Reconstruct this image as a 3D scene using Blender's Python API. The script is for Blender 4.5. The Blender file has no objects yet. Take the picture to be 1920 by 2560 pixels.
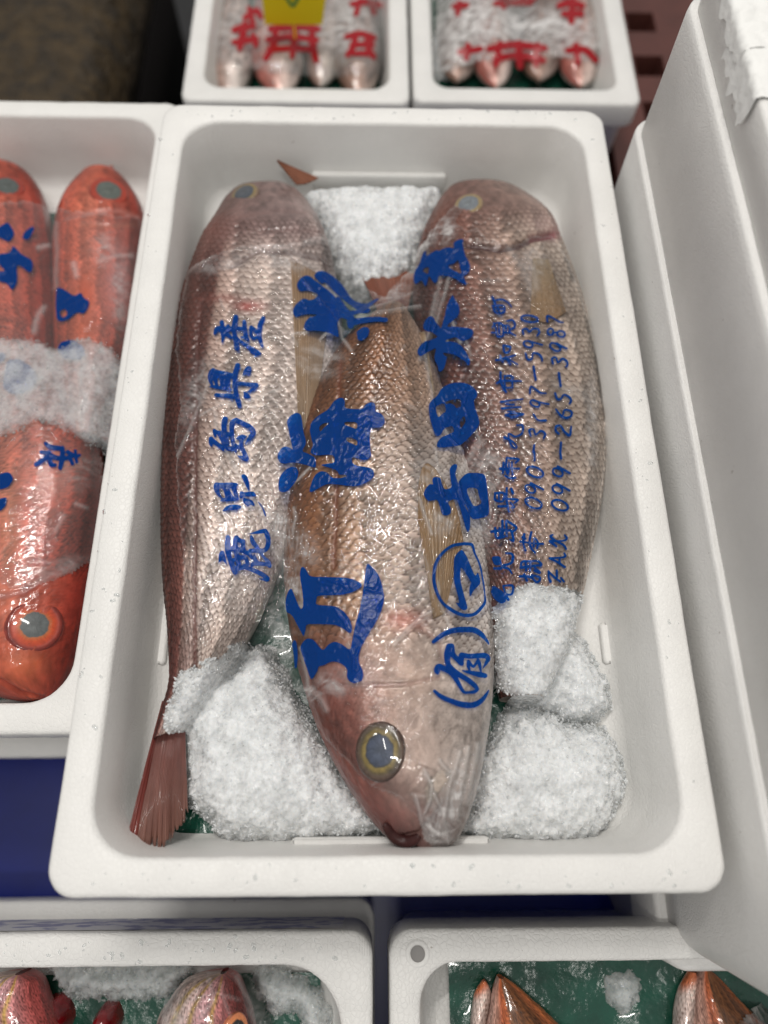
import bpy, math, random
import numpy as np
random.seed(7)
RNG = np.random.default_rng(11)
S = bpy.context.scene
COL = S.collection

# ------------------------------------------------------------------ camera
CAM_E = (0.37826412, -0.02014079, -0.00521871)
CAM_P = np.array([-0.0120627, -0.25071191, 0.61181767])
FPX = 1775.0                                   # focal length in pixels of the 1920 x 2560 photograph
cd = bpy.data.cameras.new('camera')
cam = bpy.data.objects.new('camera', cd); COL.objects.link(cam)
cam.location = CAM_P; cam.rotation_euler = CAM_E
cd.sensor_fit = 'VERTICAL'; cd.sensor_height = 36.0; cd.lens = 36.0 * FPX / 2560.0
cd.clip_start = 0.02; cd.clip_end = 50
cd.dof.use_dof = True; cd.dof.focus_distance = 0.482; cd.dof.aperture_fstop = 2.6
S.camera = cam

# ------------------------------------------------------------------ light
w = bpy.data.worlds.new('World'); S.world = w; w.use_nodes = True
w.node_tree.nodes['Background'].inputs[0].default_value = (1.0, 0.985, 0.96, 1)
w.node_tree.nodes['Background'].inputs[1].default_value = 0.46


def lamp(name, loc, target, power, sx, sy, col=(1, 0.965, 0.92)):
    ld = bpy.data.lights.new(name, 'AREA'); ld.shape = 'RECTANGLE'; ld.size = sx; ld.size_y = sy
    ld.energy = power; ld.color = col
    o = bpy.data.objects.new(name, ld); COL.objects.link(o); o.location = loc
    d = np.array(target) - np.array(loc)
    from mathutils import Vector
    o.rotation_euler = Vector(d).to_track_quat('-Z', 'Y').to_euler()
    return o


for lx, ly, pw in ((-0.30, 0.52, 12.0), (0.20, 0.74, 4.0), (-0.05, -0.62, 7.8), (-0.62, -0.10, 2.8), (-0.10, 1.05, 3.0)):  # some weaker lamps added for more glints, all stretched for longer streaks
    lamp('overhead_light', (lx, ly, 2.1), (0, 0, 0.15), pw, 0.42, 0.045)
S.view_settings.view_transform = 'Standard'; S.view_settings.look = 'None'
S.view_settings.exposure = 0.0; S.view_settings.gamma = 1.0; S.view_settings.use_curve_mapping = False
S.cycles.max_bounces = 10; S.cycles.transparent_max_bounces = 16
S.cycles.sample_clamp_indirect = 4.0

# ------------------------------------------------------------------ projection helpers
def _rot(e):
    a, b, c = e
    ca, sa, cb, sb, cc, sc = math.cos(a), math.sin(a), math.cos(b), math.sin(b), math.cos(c), math.sin(c)
    Rx = np.array([[1, 0, 0], [0, ca, -sa], [0, sa, ca]]); Ry = np.array([[cb, 0, sb], [0, 1, 0], [-sb, 0, cb]])
    Rz = np.array([[cc, -sc, 0], [sc, cc, 0], [0, 0, 1]])
    return Rz @ Ry @ Rx


RC = _rot(CAM_E)


def to_px(P):
    d = (np.asarray(P) - CAM_P) @ RC
    return np.stack([960 + FPX * d[..., 0] / -d[..., 2], 1280 - FPX * d[..., 1] / -d[..., 2]], -1)


def at(px, z):
    """points of the plane z that the photograph shows at pixels px"""
    px = np.atleast_2d(np.asarray(px, float))
    d = np.stack([(px[:, 0] - 960) / FPX, -(px[:, 1] - 1280) / FPX, -np.ones(len(px))], 1) @ RC.T
    z = np.broadcast_to(np.asarray(z, float), (len(px),))
    t = (z - CAM_P[2]) / d[:, 2]
    return CAM_P + t[:, None] * d


# ------------------------------------------------------------------ numpy helpers
def vnoise(x, y, seed=0):
    x = np.asarray(x, float); y = np.asarray(y, float)
    xi = np.floor(x).astype(np.int64); yi = np.floor(y).astype(np.int64)
    fx = x - xi; fy = y - yi
    fx = fx * fx * (3 - 2 * fx); fy = fy * fy * (3 - 2 * fy)

    def h(a, b):
        n = (a * 374761393 + b * 668265263 + seed * 974634777) & 0xffffffff
        n = ((n ^ (n >> 13)) * 1274126177) & 0xffffffff
        n = n ^ (n >> 16)
        return (n & 0xffff) / 65535.0
    return (h(xi, yi) * (1 - fx) + h(xi + 1, yi) * fx) * (1 - fy) + (h(xi, yi + 1) * (1 - fx) + h(xi + 1, yi + 1) * fx) * fy


def fbm(x, y, seed=0, oct=4):
    s = 0; a = 0.5; t = 0
    for k in range(oct):
        s = s + a * vnoise(x * 2 ** k, y * 2 ** k, seed + 17 * k); t += a; a *= 0.5
    return s / t


def worley(x, y, seed=0):
    """nearest and second nearest feature distance, unit cells"""
    xi = np.floor(x).astype(np.int64); yi = np.floor(y).astype(np.int64)

    def h(a, b, k):
        n = (a * 374761393 + b * 668265263 + (seed + k) * 974634777) & 0xffffffff
        n = ((n ^ (n >> 13)) * 1274126177) & 0xffffffff
        n = n ^ (n >> 16)
        return (n & 0xffff) / 65535.0
    f1 = np.full(x.shape, 9.0); f2 = np.full(x.shape, 9.0); hid = np.zeros(x.shape)
    for dx in (-1, 0, 1):
        for dy in (-1, 0, 1):
            cx = xi + dx; cy = yi + dy
            d = np.hypot(x - cx - h(cx, cy, 1), y - cy - h(cx, cy, 2))
            hh = h(cx, cy, 3)
            nearer = d < f1
            f2 = np.where(nearer, f1, np.minimum(f2, d)); hid = np.where(nearer, hh, hid); f1 = np.where(nearer, d, f1)
    return f1, f2, hid


def smoothstep(a, b, x):
    t = np.clip((x - a) / (b - a), 0, 1)
    return t * t * (3 - 2 * t)


def resample(pts, n, power=1.0):
    pts = np.asarray(pts, float)
    # catmull-rom smooth
    P = np.vstack([2 * pts[0] - pts[1], pts, 2 * pts[-1] - pts[-2]])
    out = []
    for i in range(1, len(P) - 2):
        t = np.linspace(0, 1, 24, endpoint=False)[:, None]
        p0, p1, p2, p3 = P[i - 1], P[i], P[i + 1], P[i + 2]
        out.append(0.5 * ((2 * p1) + (-p0 + p2) * t + (2 * p0 - 5 * p1 + 4 * p2 - p3) * t ** 2 + (-p0 + 3 * p1 - 3 * p2 + p3) * t ** 3))
    out = np.vstack(out + [P[-2][None]])
    l = np.r_[0, np.cumsum(np.linalg.norm(np.diff(out, axis=0), axis=1))]
    q = np.linspace(0, 1, n) * l[-1]
    return np.stack([np.interp(q, l, out[:, k]) for k in range(out.shape[1])], 1)


def chaikin(p, k=2):
    p = np.asarray(p, float)
    for _ in range(k):
        q = np.roll(p, -1, 0)
        p = np.stack([p * 0.8 + q * 0.2, p * 0.2 + q * 0.8], 1).reshape(-1, 2)
    return p


def seg_dist(X, Y, a, b):
    dx, dy = b[0] - a[0], b[1] - a[1]; L2 = dx * dx + dy * dy + 1e-12
    t = np.clip(((X - a[0]) * dx + (Y - a[1]) * dy) / L2, 0, 1)
    return np.hypot(X - a[0] - t * dx, Y - a[1] - t * dy), t


def poly_sdf(X, Y, poly):
    """signed distance, negative inside"""
    d = np.full(X.shape, 1e9); ins = np.zeros(X.shape, bool)
    n = len(poly)
    for i in range(n):
        a, b = poly[i], poly[(i + 1) % n]
        d = np.minimum(d, seg_dist(X, Y, a, b)[0])
        c = ((a[1] > Y) != (b[1] > Y)) & (X < (b[0] - a[0]) * (Y - a[1]) / (b[1] - a[1] + 1e-12) + a[0])
        ins ^= c
    return np.where(ins, -d, d)


def line_dist(X, Y, pts):
    d = np.full(X.shape, 1e9)
    for a, b in zip(pts[:-1], pts[1:]):
        d = np.minimum(d, seg_dist(X, Y, a, b)[0])
    return d


# ------------------------------------------------------------------ object helpers
def link(o, parent=None):
    COL.objects.link(o)
    if parent is not None:
        o.parent = parent
    return o


def mesh(name, V, F, mat=None, parent=None, smooth=True, attrs=None):
    me = bpy.data.meshes.new(name)
    V = np.asarray(V, np.float32)
    if isinstance(F, np.ndarray):
        k = F.shape[1]; nf = len(F)
        me.vertices.add(len(V)); me.vertices.foreach_set('co', V.ravel())
        me.loops.add(nf * k); me.loops.foreach_set('vertex_index', F.astype(np.int32).ravel())
        me.polygons.add(nf); me.polygons.foreach_set('loop_start', np.arange(0, nf * k, k, dtype=np.int32))
        me.update(calc_edges=True); me.validate()
    else:
        me.from_pydata([tuple(map(float, v)) for v in V], [], [tuple(map(int, f)) for f in F]); me.update()
    me.polygons.foreach_set('use_smooth', np.full(len(me.polygons), smooth))
    for an, arr in (attrs or {}).items():
        arr = np.asarray(arr, np.float32)
        if arr.ndim == 1:
            a = me.attributes.new(an, 'FLOAT', 'POINT'); a.data.foreach_set('value', arr)
        else:
            if arr.shape[1] == 3:
                arr = np.hstack([arr, np.ones((len(arr), 1), np.float32)])
            a = me.attributes.new(an, 'FLOAT_COLOR', 'POINT'); a.data.foreach_set('color', arr.ravel())
    if mat:
        me.materials.append(mat)
    return link(bpy.data.objects.new(name, me), parent)


def tag(o, label=None, cat=None, group=None, kind=None):
    if label: o['label'] = label
    if cat: o['category'] = cat
    if group: o['group'] = group
    if kind: o['kind'] = kind
    return o


def grid_faces(nr, nc, wrap=False, keep=None):
    i = np.arange(nr - 1)[:, None]; j = np.arange(nc if wrap else nc - 1)[None]
    a = i * nc + j; b = i * nc + (j + 1) % nc; c = (i + 1) * nc + (j + 1) % nc; d = (i + 1) * nc + j
    F = np.stack([a, b, c, d], -1)
    if keep is not None:
        F = F[keep]
    return F.reshape(-1, 4)


def compact(V, F, attrs=None):
    used = np.unique(F); m = np.full(len(V), -1); m[used] = np.arange(len(used))
    return V[used], m[F], {k: np.asarray(a)[used] for k, a in (attrs or {}).items()}


# ------------------------------------------------------------------ materials
def M(name):
    m = bpy.data.materials.new(name); m.use_nodes = True
    nt = m.node_tree
    return m, nt, nt.nodes['Principled BSDF'], nt.nodes['Material Output']


def nd(nt, typ, **kw):
    n = nt.nodes.new(typ)
    for k, v in kw.items():
        if k.startswith('i_'):
            n.inputs[k[2:].replace('_', ' ')].default_value = v
        else:
            setattr(n, k, v)
    return n


def ramp(nt, src, stops):
    r = nt.nodes.new('ShaderNodeValToRGB'); nt.links.new(src, r.inputs[0])
    e = r.color_ramp.elements
    while len(e) < len(stops): e.new(0.5)
    for k, (p, c) in zip(e, stops):
        k.position = p; k.color = (c[0], c[1], c[2], 1) if hasattr(c, '__len__') else (c, c, c, 1)
    return r


def foam_mat(name, bead=260, strength=0.25, base=(0.80, 0.79, 0.765), hatch=None):
    m, nt, b, out = M(name); L = nt.links.new
    tc = nd(nt, 'ShaderNodeTexCoord')
    vo = nd(nt, 'ShaderNodeTexVoronoi', feature='DISTANCE_TO_EDGE'); vo.inputs['Scale'].default_value = bead
    L(tc.outputs['Object'], vo.inputs['Vector'])
    r = ramp(nt, vo.outputs['Distance'], [(0, 0.0), (0.14, 1.0)])
    no = nd(nt, 'ShaderNodeTexNoise'); no.inputs['Scale'].default_value = 90; no.inputs['Detail'].default_value = 4
    L(tc.outputs['Object'], no.inputs['Vector'])
    add = nd(nt, 'ShaderNodeMath', operation='MULTIPLY_ADD'); L(no.outputs['Fac'], add.inputs[0]); add.inputs[1].default_value = 1.2; L(r.outputs[0], add.inputs[2])
    hsrc = add.outputs[0]
    if hatch:
        axis, centre, period, radius = hatch
        sep = nd(nt, 'ShaderNodeSeparateXYZ'); L(tc.outputs['Object'], sep.inputs[0])
        a, c = {'x': (sep.outputs[0], sep.outputs[1]), 'y': (sep.outputs[1], sep.outputs[0]), 'yz': (sep.outputs[1], sep.outputs[2])}[axis]

        def mth(op, x, y=None):
            n = nd(nt, 'ShaderNodeMath', operation=op)
            for k, q in ((0, x), (1, y)):
                if q is None: continue
                if isinstance(q, (int, float)): n.inputs[k].default_value = q
                else: L(q, n.inputs[k])
            return n.outputs[0]
        u = mth('MULTIPLY', a, 1 / period); u = mth('FRACT', mth('ADD', u, 100.0)); u = mth('MULTIPLY', mth('SUBTRACT', u, 0.5), period)
        v = mth('SUBTRACT', mth('ABSOLUTE', c), centre)
        d = mth('SQRT', mth('ADD', mth('MULTIPLY', u, u), mth('MULTIPLY', v, v)))
        inside = mth('LESS_THAN', d, radius)
        stripes = mth('SINE', mth('MULTIPLY', a, 2 * math.pi / 0.0017))
        hsrc = mth('ADD', hsrc, mth('MULTIPLY', mth('MULTIPLY', inside, stripes), 0.5))
    bu = nd(nt, 'ShaderNodeBump'); bu.inputs['Strength'].default_value = strength; bu.inputs['Distance'].default_value = 0.0006
    L(hsrc, bu.inputs['Height']); L(bu.outputs[0], b.inputs['Normal'])
    n2 = nd(nt, 'ShaderNodeTexNoise'); n2.inputs['Scale'].default_value = 14; n2.inputs['Detail'].default_value = 8; n2.inputs['Roughness'].default_value = 0.65
    L(tc.outputs['Object'], n2.inputs['Vector'])
    c = ramp(nt, n2.outputs['Fac'], [(0.25, tuple(x * 0.90 for x in base)), (0.6, base)])
    n3 = nd(nt, 'ShaderNodeTexNoise'); n3.inputs['Scale'].default_value = 170; n3.inputs['Detail'].default_value = 2
    L(tc.outputs['Object'], n3.inputs['Vector'])
    r3 = ramp(nt, n3.outputs['Fac'], [(0.765, 0.0), (0.79, 0.7)])
    mx = nd(nt, 'ShaderNodeMix', data_type='RGBA'); L(r3.outputs[0], mx.inputs['Factor']); L(c.outputs[0], mx.inputs['A'])
    mx.inputs['B'].default_value = (0.33, 0.29, 0.25, 1)
    L(mx.outputs['Result'], b.inputs['Base Color'])
    b.inputs['Roughness'].default_value = 0.42; b.inputs['Specular IOR Level'].default_value = 0.4
    return m


def fish_mat(name, rough=0.30, coat=0.5, bump=0.2, scale=900, metallic=0.12):
    m, nt, b, out = M(name); L = nt.links.new
    at_ = nd(nt, 'ShaderNodeAttribute', attribute_name='col')
    L(at_.outputs['Color'], b.inputs['Base Color'])
    tc = nd(nt, 'ShaderNodeTexCoord'); no = nd(nt, 'ShaderNodeTexNoise'); no.inputs['Scale'].default_value = scale; no.inputs['Detail'].default_value = 3
    L(tc.outputs['Object'], no.inputs['Vector'])
    bu = nd(nt, 'ShaderNodeBump'); bu.inputs['Strength'].default_value = bump; bu.inputs['Distance'].default_value = 0.0006
    L(no.outputs['Fac'], bu.inputs['Height']); L(bu.outputs[0], b.inputs['Normal'])
    b.inputs['Roughness'].default_value = rough; b.inputs['Coat Weight'].default_value = coat; b.inputs['Coat Roughness'].default_value = 0.09
    b.inputs['Metallic'].default_value = metallic; b.inputs['Specular IOR Level'].default_value = 0.22
    b.inputs['Subsurface Weight'].default_value = 0.0
    return m


def plain(name, col, rough=0.5, spec=0.5, noise=None, bump=None, coat=0.0):
    m, nt, b, out = M(name); L = nt.links.new
    b.inputs['Roughness'].default_value = rough; b.inputs['Specular IOR Level'].default_value = spec; b.inputs['Coat Weight'].default_value = coat
    b.inputs['Base Color'].default_value = (*col, 1)
    tc = nd(nt, 'ShaderNodeTexCoord')
    if noise:
        sc, dark = noise
        no = nd(nt, 'ShaderNodeTexNoise'); no.inputs['Scale'].default_value = sc; no.inputs['Detail'].default_value = 6
        L(tc.outputs['Object'], no.inputs['Vector'])
        r = ramp(nt, no.outputs['Fac'], [(0.3, tuple(x * dark for x in col)), (0.7, col)]); L(r.outputs[0], b.inputs['Base Color'])
    if bump:
        sc, st, di = bump
        no = nd(nt, 'ShaderNodeTexNoise'); no.inputs['Scale'].default_value = sc; no.inputs['Detail'].default_value = 5
        L(tc.outputs['Object'], no.inputs['Vector'])
        bu = nd(nt, 'ShaderNodeBump'); bu.inputs['Strength'].default_value = st; bu.inputs['Distance'].default_value = di
        L(no.outputs['Fac'], bu.inputs['Height']); L(bu.outputs[0], b.inputs['Normal'])
    return m


def film_mat(name, gloss=0.85, haze=0.0):
    m, nt, b, out = M(name); L = nt.links.new
    nt.nodes.remove(b)
    tc = nd(nt, 'ShaderNodeTexCoord')
    mp = nd(nt, 'ShaderNodeMapping'); mp.inputs['Scale'].default_value = (1.0, 0.40, 1.0); mp.inputs['Rotation'].default_value = (0, 0, 0.6)
    L(tc.outputs['Object'], mp.inputs['Vector'])
    no = nd(nt, 'ShaderNodeTexNoise'); no.inputs['Scale'].default_value = 105; no.inputs['Detail'].default_value = 4; no.inputs['Distortion'].default_value = 1.6
    L(mp.outputs[0], no.inputs['Vector'])
    bu = nd(nt, 'ShaderNodeBump'); bu.inputs['Strength'].default_value = 0.55; bu.inputs['Distance'].default_value = 0.002
    L(no.outputs['Fac'], bu.inputs['Height'])
    fr = nd(nt, 'ShaderNodeFresnel'); fr.inputs['IOR'].default_value = 1.5; L(bu.outputs[0], fr.inputs['Normal'])
    mu = nd(nt, 'ShaderNodeMath', operation='MULTIPLY'); L(fr.outputs[0], mu.inputs[0]); mu.inputs[1].default_value = gloss
    tr = nd(nt, 'ShaderNodeBsdfTransparent'); tr.inputs[0].default_value = (0.98, 0.98, 0.98, 1)
    gl = nd(nt, 'ShaderNodeBsdfGlossy'); gl.inputs['Roughness'].default_value = 0.03; L(bu.outputs[0], gl.inputs['Normal'])
    m1 = nd(nt, 'ShaderNodeMixShader'); L(mu.outputs[0], m1.inputs[0]); L(tr.outputs[0], m1.inputs[1]); L(gl.outputs[0], m1.inputs[2])
    df = nd(nt, 'ShaderNodeBsdfDiffuse'); df.inputs[0].default_value = (0.72, 0.70, 0.69, 1)
    ha = nd(nt, 'ShaderNodeAttribute', attribute_name='haze')  # film sheen and crease whitening, mixed in as white diffuse colour
    ad = nd(nt, 'ShaderNodeMath', operation='ADD', use_clamp=True); L(ha.outputs['Fac'], ad.inputs[0]); ad.inputs[1].default_value = haze
    m2 = nd(nt, 'ShaderNodeMixShader'); L(ad.outputs[0], m2.inputs[0]); L(m1.outputs[0], m2.inputs[1]); L(df.outputs[0], m2.inputs[2])
    L(m2.outputs[0], out.inputs['Surface'])
    return m


def ink_mat(name, col, through=0.22, tint=(0.004, 0.15, 0.62, 1)):
    m, nt, b, out = M(name); L = nt.links.new
    b.inputs['Base Color'].default_value = (*col, 1); b.inputs['Roughness'].default_value = 0.16; b.inputs['Specular IOR Level'].default_value = 0.35
    tc = nd(nt, 'ShaderNodeTexCoord'); no = nd(nt, 'ShaderNodeTexNoise'); no.inputs['Scale'].default_value = 260; no.inputs['Detail'].default_value = 4
    L(tc.outputs['Object'], no.inputs['Vector'])
    bu = nd(nt, 'ShaderNodeBump'); bu.inputs['Strength'].default_value = 0.35; bu.inputs['Distance'].default_value = 0.0015
    L(no.outputs['Fac'], bu.inputs['Height']); L(bu.outputs[0], b.inputs['Normal'])
    tr = nd(nt, 'ShaderNodeBsdfTransparent'); tr.inputs[0].default_value = tint
    mx = nd(nt, 'ShaderNodeMixShader'); mx.inputs[0].default_value = 1 - through
    L(tr.outputs[0], mx.inputs[1]); L(b.outputs[0], mx.inputs[2]); L(mx.outputs[0], out.inputs['Surface'])
    return m


def ice_mat(name, base=(0.80, 0.815, 0.82), trans=0.0, clear=0.0, facet=0.75):
    m, nt, b, out = M(name); L = nt.links.new
    b.inputs['Base Color'].default_value = (*base, 1); b.inputs['Roughness'].default_value = 0.10
    b.inputs['Transmission Weight'].default_value = trans; b.inputs['IOR'].default_value = 1.31
    b.inputs['Specular IOR Level'].default_value = 0.6
    b.inputs['Subsurface Weight'].default_value = 0.6; b.inputs['Subsurface Radius'].default_value = (0.005, 0.0055, 0.006); b.inputs['Subsurface Scale'].default_value = 1.0
    tc = nd(nt, 'ShaderNodeTexCoord'); no = nd(nt, 'ShaderNodeTexNoise'); no.inputs['Scale'].default_value = 650; no.inputs['Detail'].default_value = 3
    L(tc.outputs['Object'], no.inputs['Vector'])
    bu = nd(nt, 'ShaderNodeBump'); bu.inputs['Strength'].default_value = 0.6; bu.inputs['Distance'].default_value = 0.001
    L(no.outputs['Fac'], bu.inputs['Height']); L(bu.outputs[0], b.inputs['Normal'])
    vf = nd(nt, 'ShaderNodeTexVoronoi', feature='F1'); vf.inputs['Scale'].default_value = 520; L(tc.outputs['Object'], vf.inputs['Vector'])
    geo = nd(nt, 'ShaderNodeNewGeometry')
    vs = nd(nt, 'ShaderNodeVectorMath', operation='SUBTRACT'); L(vf.outputs['Color'], vs.inputs[0]); vs.inputs[1].default_value = (.5, .5, .5)
    vm = nd(nt, 'ShaderNodeVectorMath', operation='SCALE'); L(vs.outputs[0], vm.inputs[0]); vm.inputs['Scale'].default_value = facet
    va = nd(nt, 'ShaderNodeVectorMath', operation='ADD'); L(bu.outputs[0], va.inputs[0]); L(vm.outputs[0], va.inputs[1])
    vn = nd(nt, 'ShaderNodeVectorMath', operation='NORMALIZE'); L(va.outputs[0], vn.inputs[0]); L(vn.outputs[0], b.inputs['Normal'])
    n4 = nd(nt, 'ShaderNodeTexNoise'); n4.inputs['Scale'].default_value = 75; n4.inputs['Detail'].default_value = 6; n4.inputs['Roughness'].default_value = .7
    L(tc.outputs['Object'], n4.inputs['Vector'])
    r4 = ramp(nt, n4.outputs['Fac'], [(.30, .30 + clear), (.58, clear)])
    th = nd(nt, 'ShaderNodeAttribute', attribute_name='thin')
    ml = nd(nt, 'ShaderNodeMath', operation='MULTIPLY_ADD', use_clamp=True); L(th.outputs['Fac'], ml.inputs[0]); ml.inputs[1].default_value = .55; L(r4.outputs[0], ml.inputs[2])
    tr = nd(nt, 'ShaderNodeBsdfTransparent'); tr.inputs[0].default_value = (.93, .96, .96, 1)
    mx = nd(nt, 'ShaderNodeMixShader'); L(ml.outputs[0], mx.inputs[0]); L(b.outputs[0], mx.inputs[1]); L(tr.outputs[0], mx.inputs[2]); L(mx.outputs[0], out.inputs['Surface'])
    return m


FOAM = foam_mat('foam_main', 330, 0.28, hatch=('x', 0.2925, 0.036, 0.0065))
FOAM_L = foam_mat('foam_plain', 300, 0.26)
FOAM_BEAD = foam_mat('foam_beads', 260, 0.40)
FOAM_DOT = foam_mat('foam_dots', 260, 0.35, hatch=('x', 0.3475, 0.026, 0.006))
FOAM_WALL = foam_mat('foam_wall', 330, 0.30, base=(0.78, 0.77, 0.75), hatch=('yz', 0.222, 0.036, 0.0068))
FISH = fish_mat('fish_skin', rough=0.36, coat=0.5, metallic=0.12)
FISH_WET = fish_mat('fish_skin_wet', rough=0.34, coat=0.6, metallic=0.04)
FIN = fish_mat('fin_skin', rough=0.3, coat=0.4, bump=0.1, metallic=0.0)
FILM = film_mat('clear_film')
FILM_H = film_mat('clear_film_hazy', haze=0.05)
INK = ink_mat('blue_ink', (0.0003, 0.068, 0.36), through=0.58)
INK_RED = ink_mat('red_ink', (0.42, 0.012, 0.02), through=0.3, tint=(.7, .05, .06, 1))
ICE = ice_mat('crushed_ice')
ICE_THIN = ice_mat('thin_ice', base=(.78, .79, .80), clear=.46)
GRAIN = ice_mat('ice_grain', base=(.84, .85, .855), trans=0.0)
GRAIN.node_tree.nodes['Principled BSDF'].inputs['Subsurface Weight'].default_value = 0.0
GRAIN.node_tree.nodes['Principled BSDF'].inputs['Subsurface Radius'].default_value = (0.0012, 0.0013, 0.0014)
GRAIN.node_tree.nodes['Principled BSDF'].inputs['Roughness'].default_value = 0.08
ICE_CLEAR = ice_mat('clear_ice', (0.85, 0.88, 0.88), trans=0.35)
GREEN = plain('green_sheet', (0.010, 0.085, 0.055), rough=0.22, noise=(40, 0.5), bump=(55, 0.6, 0.006), coat=0.3)


# ------------------------------------------------------------------ foam boxes
def rrect(x0, x1, y0, y1, r, nseg=10, nside=44):
    pts = []
    cs = [(x1 - r, y0 + r, -90), (x1 - r, y1 - r, 0), (x0 + r, y1 - r, 90), (x0 + r, y0 + r, 180)]
    arcs = []
    for cx, cy, a0 in cs:
        a = np.radians(np.linspace(a0, a0 + 90, nseg + 1)); arcs.append(np.stack([cx + r * np.cos(a), cy + r * np.sin(a)], 1))
    for k in range(4):
        pts.append(arcs[k]); a, b = arcs[k][-1], arcs[(k + 1) % 4][0]
        t = np.linspace(0, 1, nside + 2)[1:-1, None]; pts.append(a + (b - a) * t)
    return np.vstack(pts)


def loft(name, rect, prof, mat, parent=None, cap_first=True, cap_last=True, jitter=0.0003, seed=1):
    """prof: (inset, z, corner radius) rings of rounded rectangles"""
    x0, x1, y0, y1 = rect; rings = []
    for i, (ins, z, r) in enumerate(prof):
        P = rrect(x0 + ins, x1 - ins, y0 + ins, y1 - ins, r)
        n = fbm(P[:, 0] * 220, P[:, 1] * 220, seed, 2) - 0.5
        n2 = fbm(P[:, 0] * 25, P[:, 1] * 25, seed + 5, 3) - 0.5
        c = P - np.array([(x0 + x1) / 2, (y0 + y1) / 2]); c /= np.linalg.norm(c, axis=1)[:, None]
        P = P + c * (n * jitter * 2 + n2 * jitter * 2)[:, None]
        rings.append(np.hstack([P, (z + n2 * jitter * 2 + n * jitter)[:, None]]))
    V = np.vstack(rings); n = len(rings[0]); k = len(rings)
    F = [tuple(f) for f in grid_faces(k, n, wrap=True)]
    if cap_first: F.append(tuple(range(n))[::-1])
    if cap_last: F.append(tuple(range((k - 1) * n, k * n)))
    o = mesh(name, V, F, mat, parent)
    o.data.polygons.foreach_set('use_smooth', [len(p.vertices) == 4 for p in o.data.polygons])
    return o


def foam_box(rect, ztop, zfloor, zbot, rim, r_out, r_in, mat, label, group, lip=0.03, seed=1, draft=0.006):
    ri = lambda k: r_out + (r_in - r_out) * k
    prof = [(0.012, zbot, r_out), (0.008, ztop - lip - 0.004, r_out), (0.0015, ztop - lip, r_out), (0, ztop - lip + 0.003, r_out), (0, ztop - 0.0035, r_out),
            (0.0008, ztop - 0.0012, r_out), (0.003, ztop, r_out), (rim * 0.5, ztop + 0.0002, ri(.5)), (rim - 0.0025, ztop, r_in), (rim - 0.0006, ztop - 0.0012, r_in), (rim, ztop - 0.0035, r_in),
            (rim + draft * 0.4, (ztop + zfloor) / 2, r_in), (rim + draft, zfloor + 0.012, r_in), (rim + draft + 0.003, zfloor + 0.004, r_in), (rim + draft + 0.010, zfloor, r_in)]
    o = loft('foam_box', rect, prof, mat, seed=seed)
    tag(o, label, 'foam box', group)
    return o


def block(name, x0, x1, y0, y1, z0, z1, r, mat, parent=None, bev=0.002):
    return loft(name, (x0, x1, y0, y1), [(0, z0, r), (0, z1 - bev, r), (bev * .3, z1 - bev * .3, r), (bev, z1, r)], mat, parent, jitter=0.0001)


GB = 'white foam fish boxes'
ZR, ZF = 0.170, 0.098
box = foam_box((-0.19, 0.19, -0.3032, 0.3032), ZR, ZF, 0.0, 0.0205, 0.016, 0.030, FOAM,
               'white foam box in the middle holding three pinkish fish under blue lettered film', GB, seed=3)
block('drain_rib', -0.066, 0.058, 0.2735, 0.2795, ZF - 0.001, 0.1235, 0.0025, FOAM_L, box)
block('drain_rib', -0.060, 0.064, -0.2815, -0.2755, ZF - 0.001, 0.1275, 0.003, FOAM_L, box)
block('drain_rib', 0.1560, 0.1645, -0.165, -0.135, ZF - 0.001, 0.104, 0.003, FOAM_L, box)
block('drain_rib', -0.1645, -0.156, -0.165, -0.115, ZF - 0.001, 0.104, 0.003, FOAM_L, box)
STAIN = plain('brown_stain', (0.33, 0.22, 0.09), 0.5, noise=(300, 0.5))


def wall_stain(px, sx, sz, seed):
    # a thin crust on the inner left wall, x about -0.171
    P = at([px], 0.15)[0]
    d = P - CAM_P; t = (-0.1706 - CAM_P[0]) / d[0]; C = CAM_P + d * t
    n = 22; a = np.linspace(0, 2 * np.pi, n, endpoint=False); rr = 0.75 + 0.5 * vnoise(a * 2.2, a * 0 + seed, seed)
    ring = np.stack([np.full(n, C[0] + 0.0006), C[1] + sx * rr * np.cos(a), C[2] + sz * rr * np.sin(a)], 1)
    V = np.vstack([ring, [[C[0] + 0.0012, C[1], C[2]]]]); F = [(i, (i + 1) % n, n) for i in range(n)]
    mesh('stain', V, F, STAIN, box)


wall_stain((330, 1385), 0.006, 0.004, 1)
wall_stain((308, 1508), 0.005, 0.004, 2)

# ---- neighbours
lbox = foam_box((-0.560, -0.1935, -0.2133, 0.3673), 0.120, 0.045, 0.003, 0.0205, 0.014, 0.030, FOAM_L,
                'white foam box of red big eyed fish, left of the middle box', GB, seed=5)
lbox2 = foam_box((-0.565, -0.1930, -0.2215, 0.372), 0.0, -0.08, -0.118, 0.0205, 0.014, 0.030, FOAM_L,
                 'white foam box underneath the box of red fish, only its front rim showing', GB, seed=6)
t1 = foam_box((-0.2207, 0.0315, 0.4587, 0.85), 0.05, -0.02, -0.118, 0.0225, 0.012, 0.022, FOAM_L,
              'blurred white foam box at the back with the yellow price tag', GB, seed=7)
t2 = foam_box((0.0355, 0.2905, 0.4620, 0.85), 0.05, -0.02, -0.118, 0.0235, 0.012, 0.018, FOAM_L,
              'blurred white foam box at the back beside the terracotta crate', GB, seed=8)
bl = foam_box((-0.40, -0.0090, -0.78, -0.3380), 0.05, -0.025, -0.052, 0.0205, 0.016, 0.040, FOAM_DOT,
              'white foam box in front with dotted rim and two pink yellow striped fish', GB, lip=0.06, seed=9)
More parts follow.
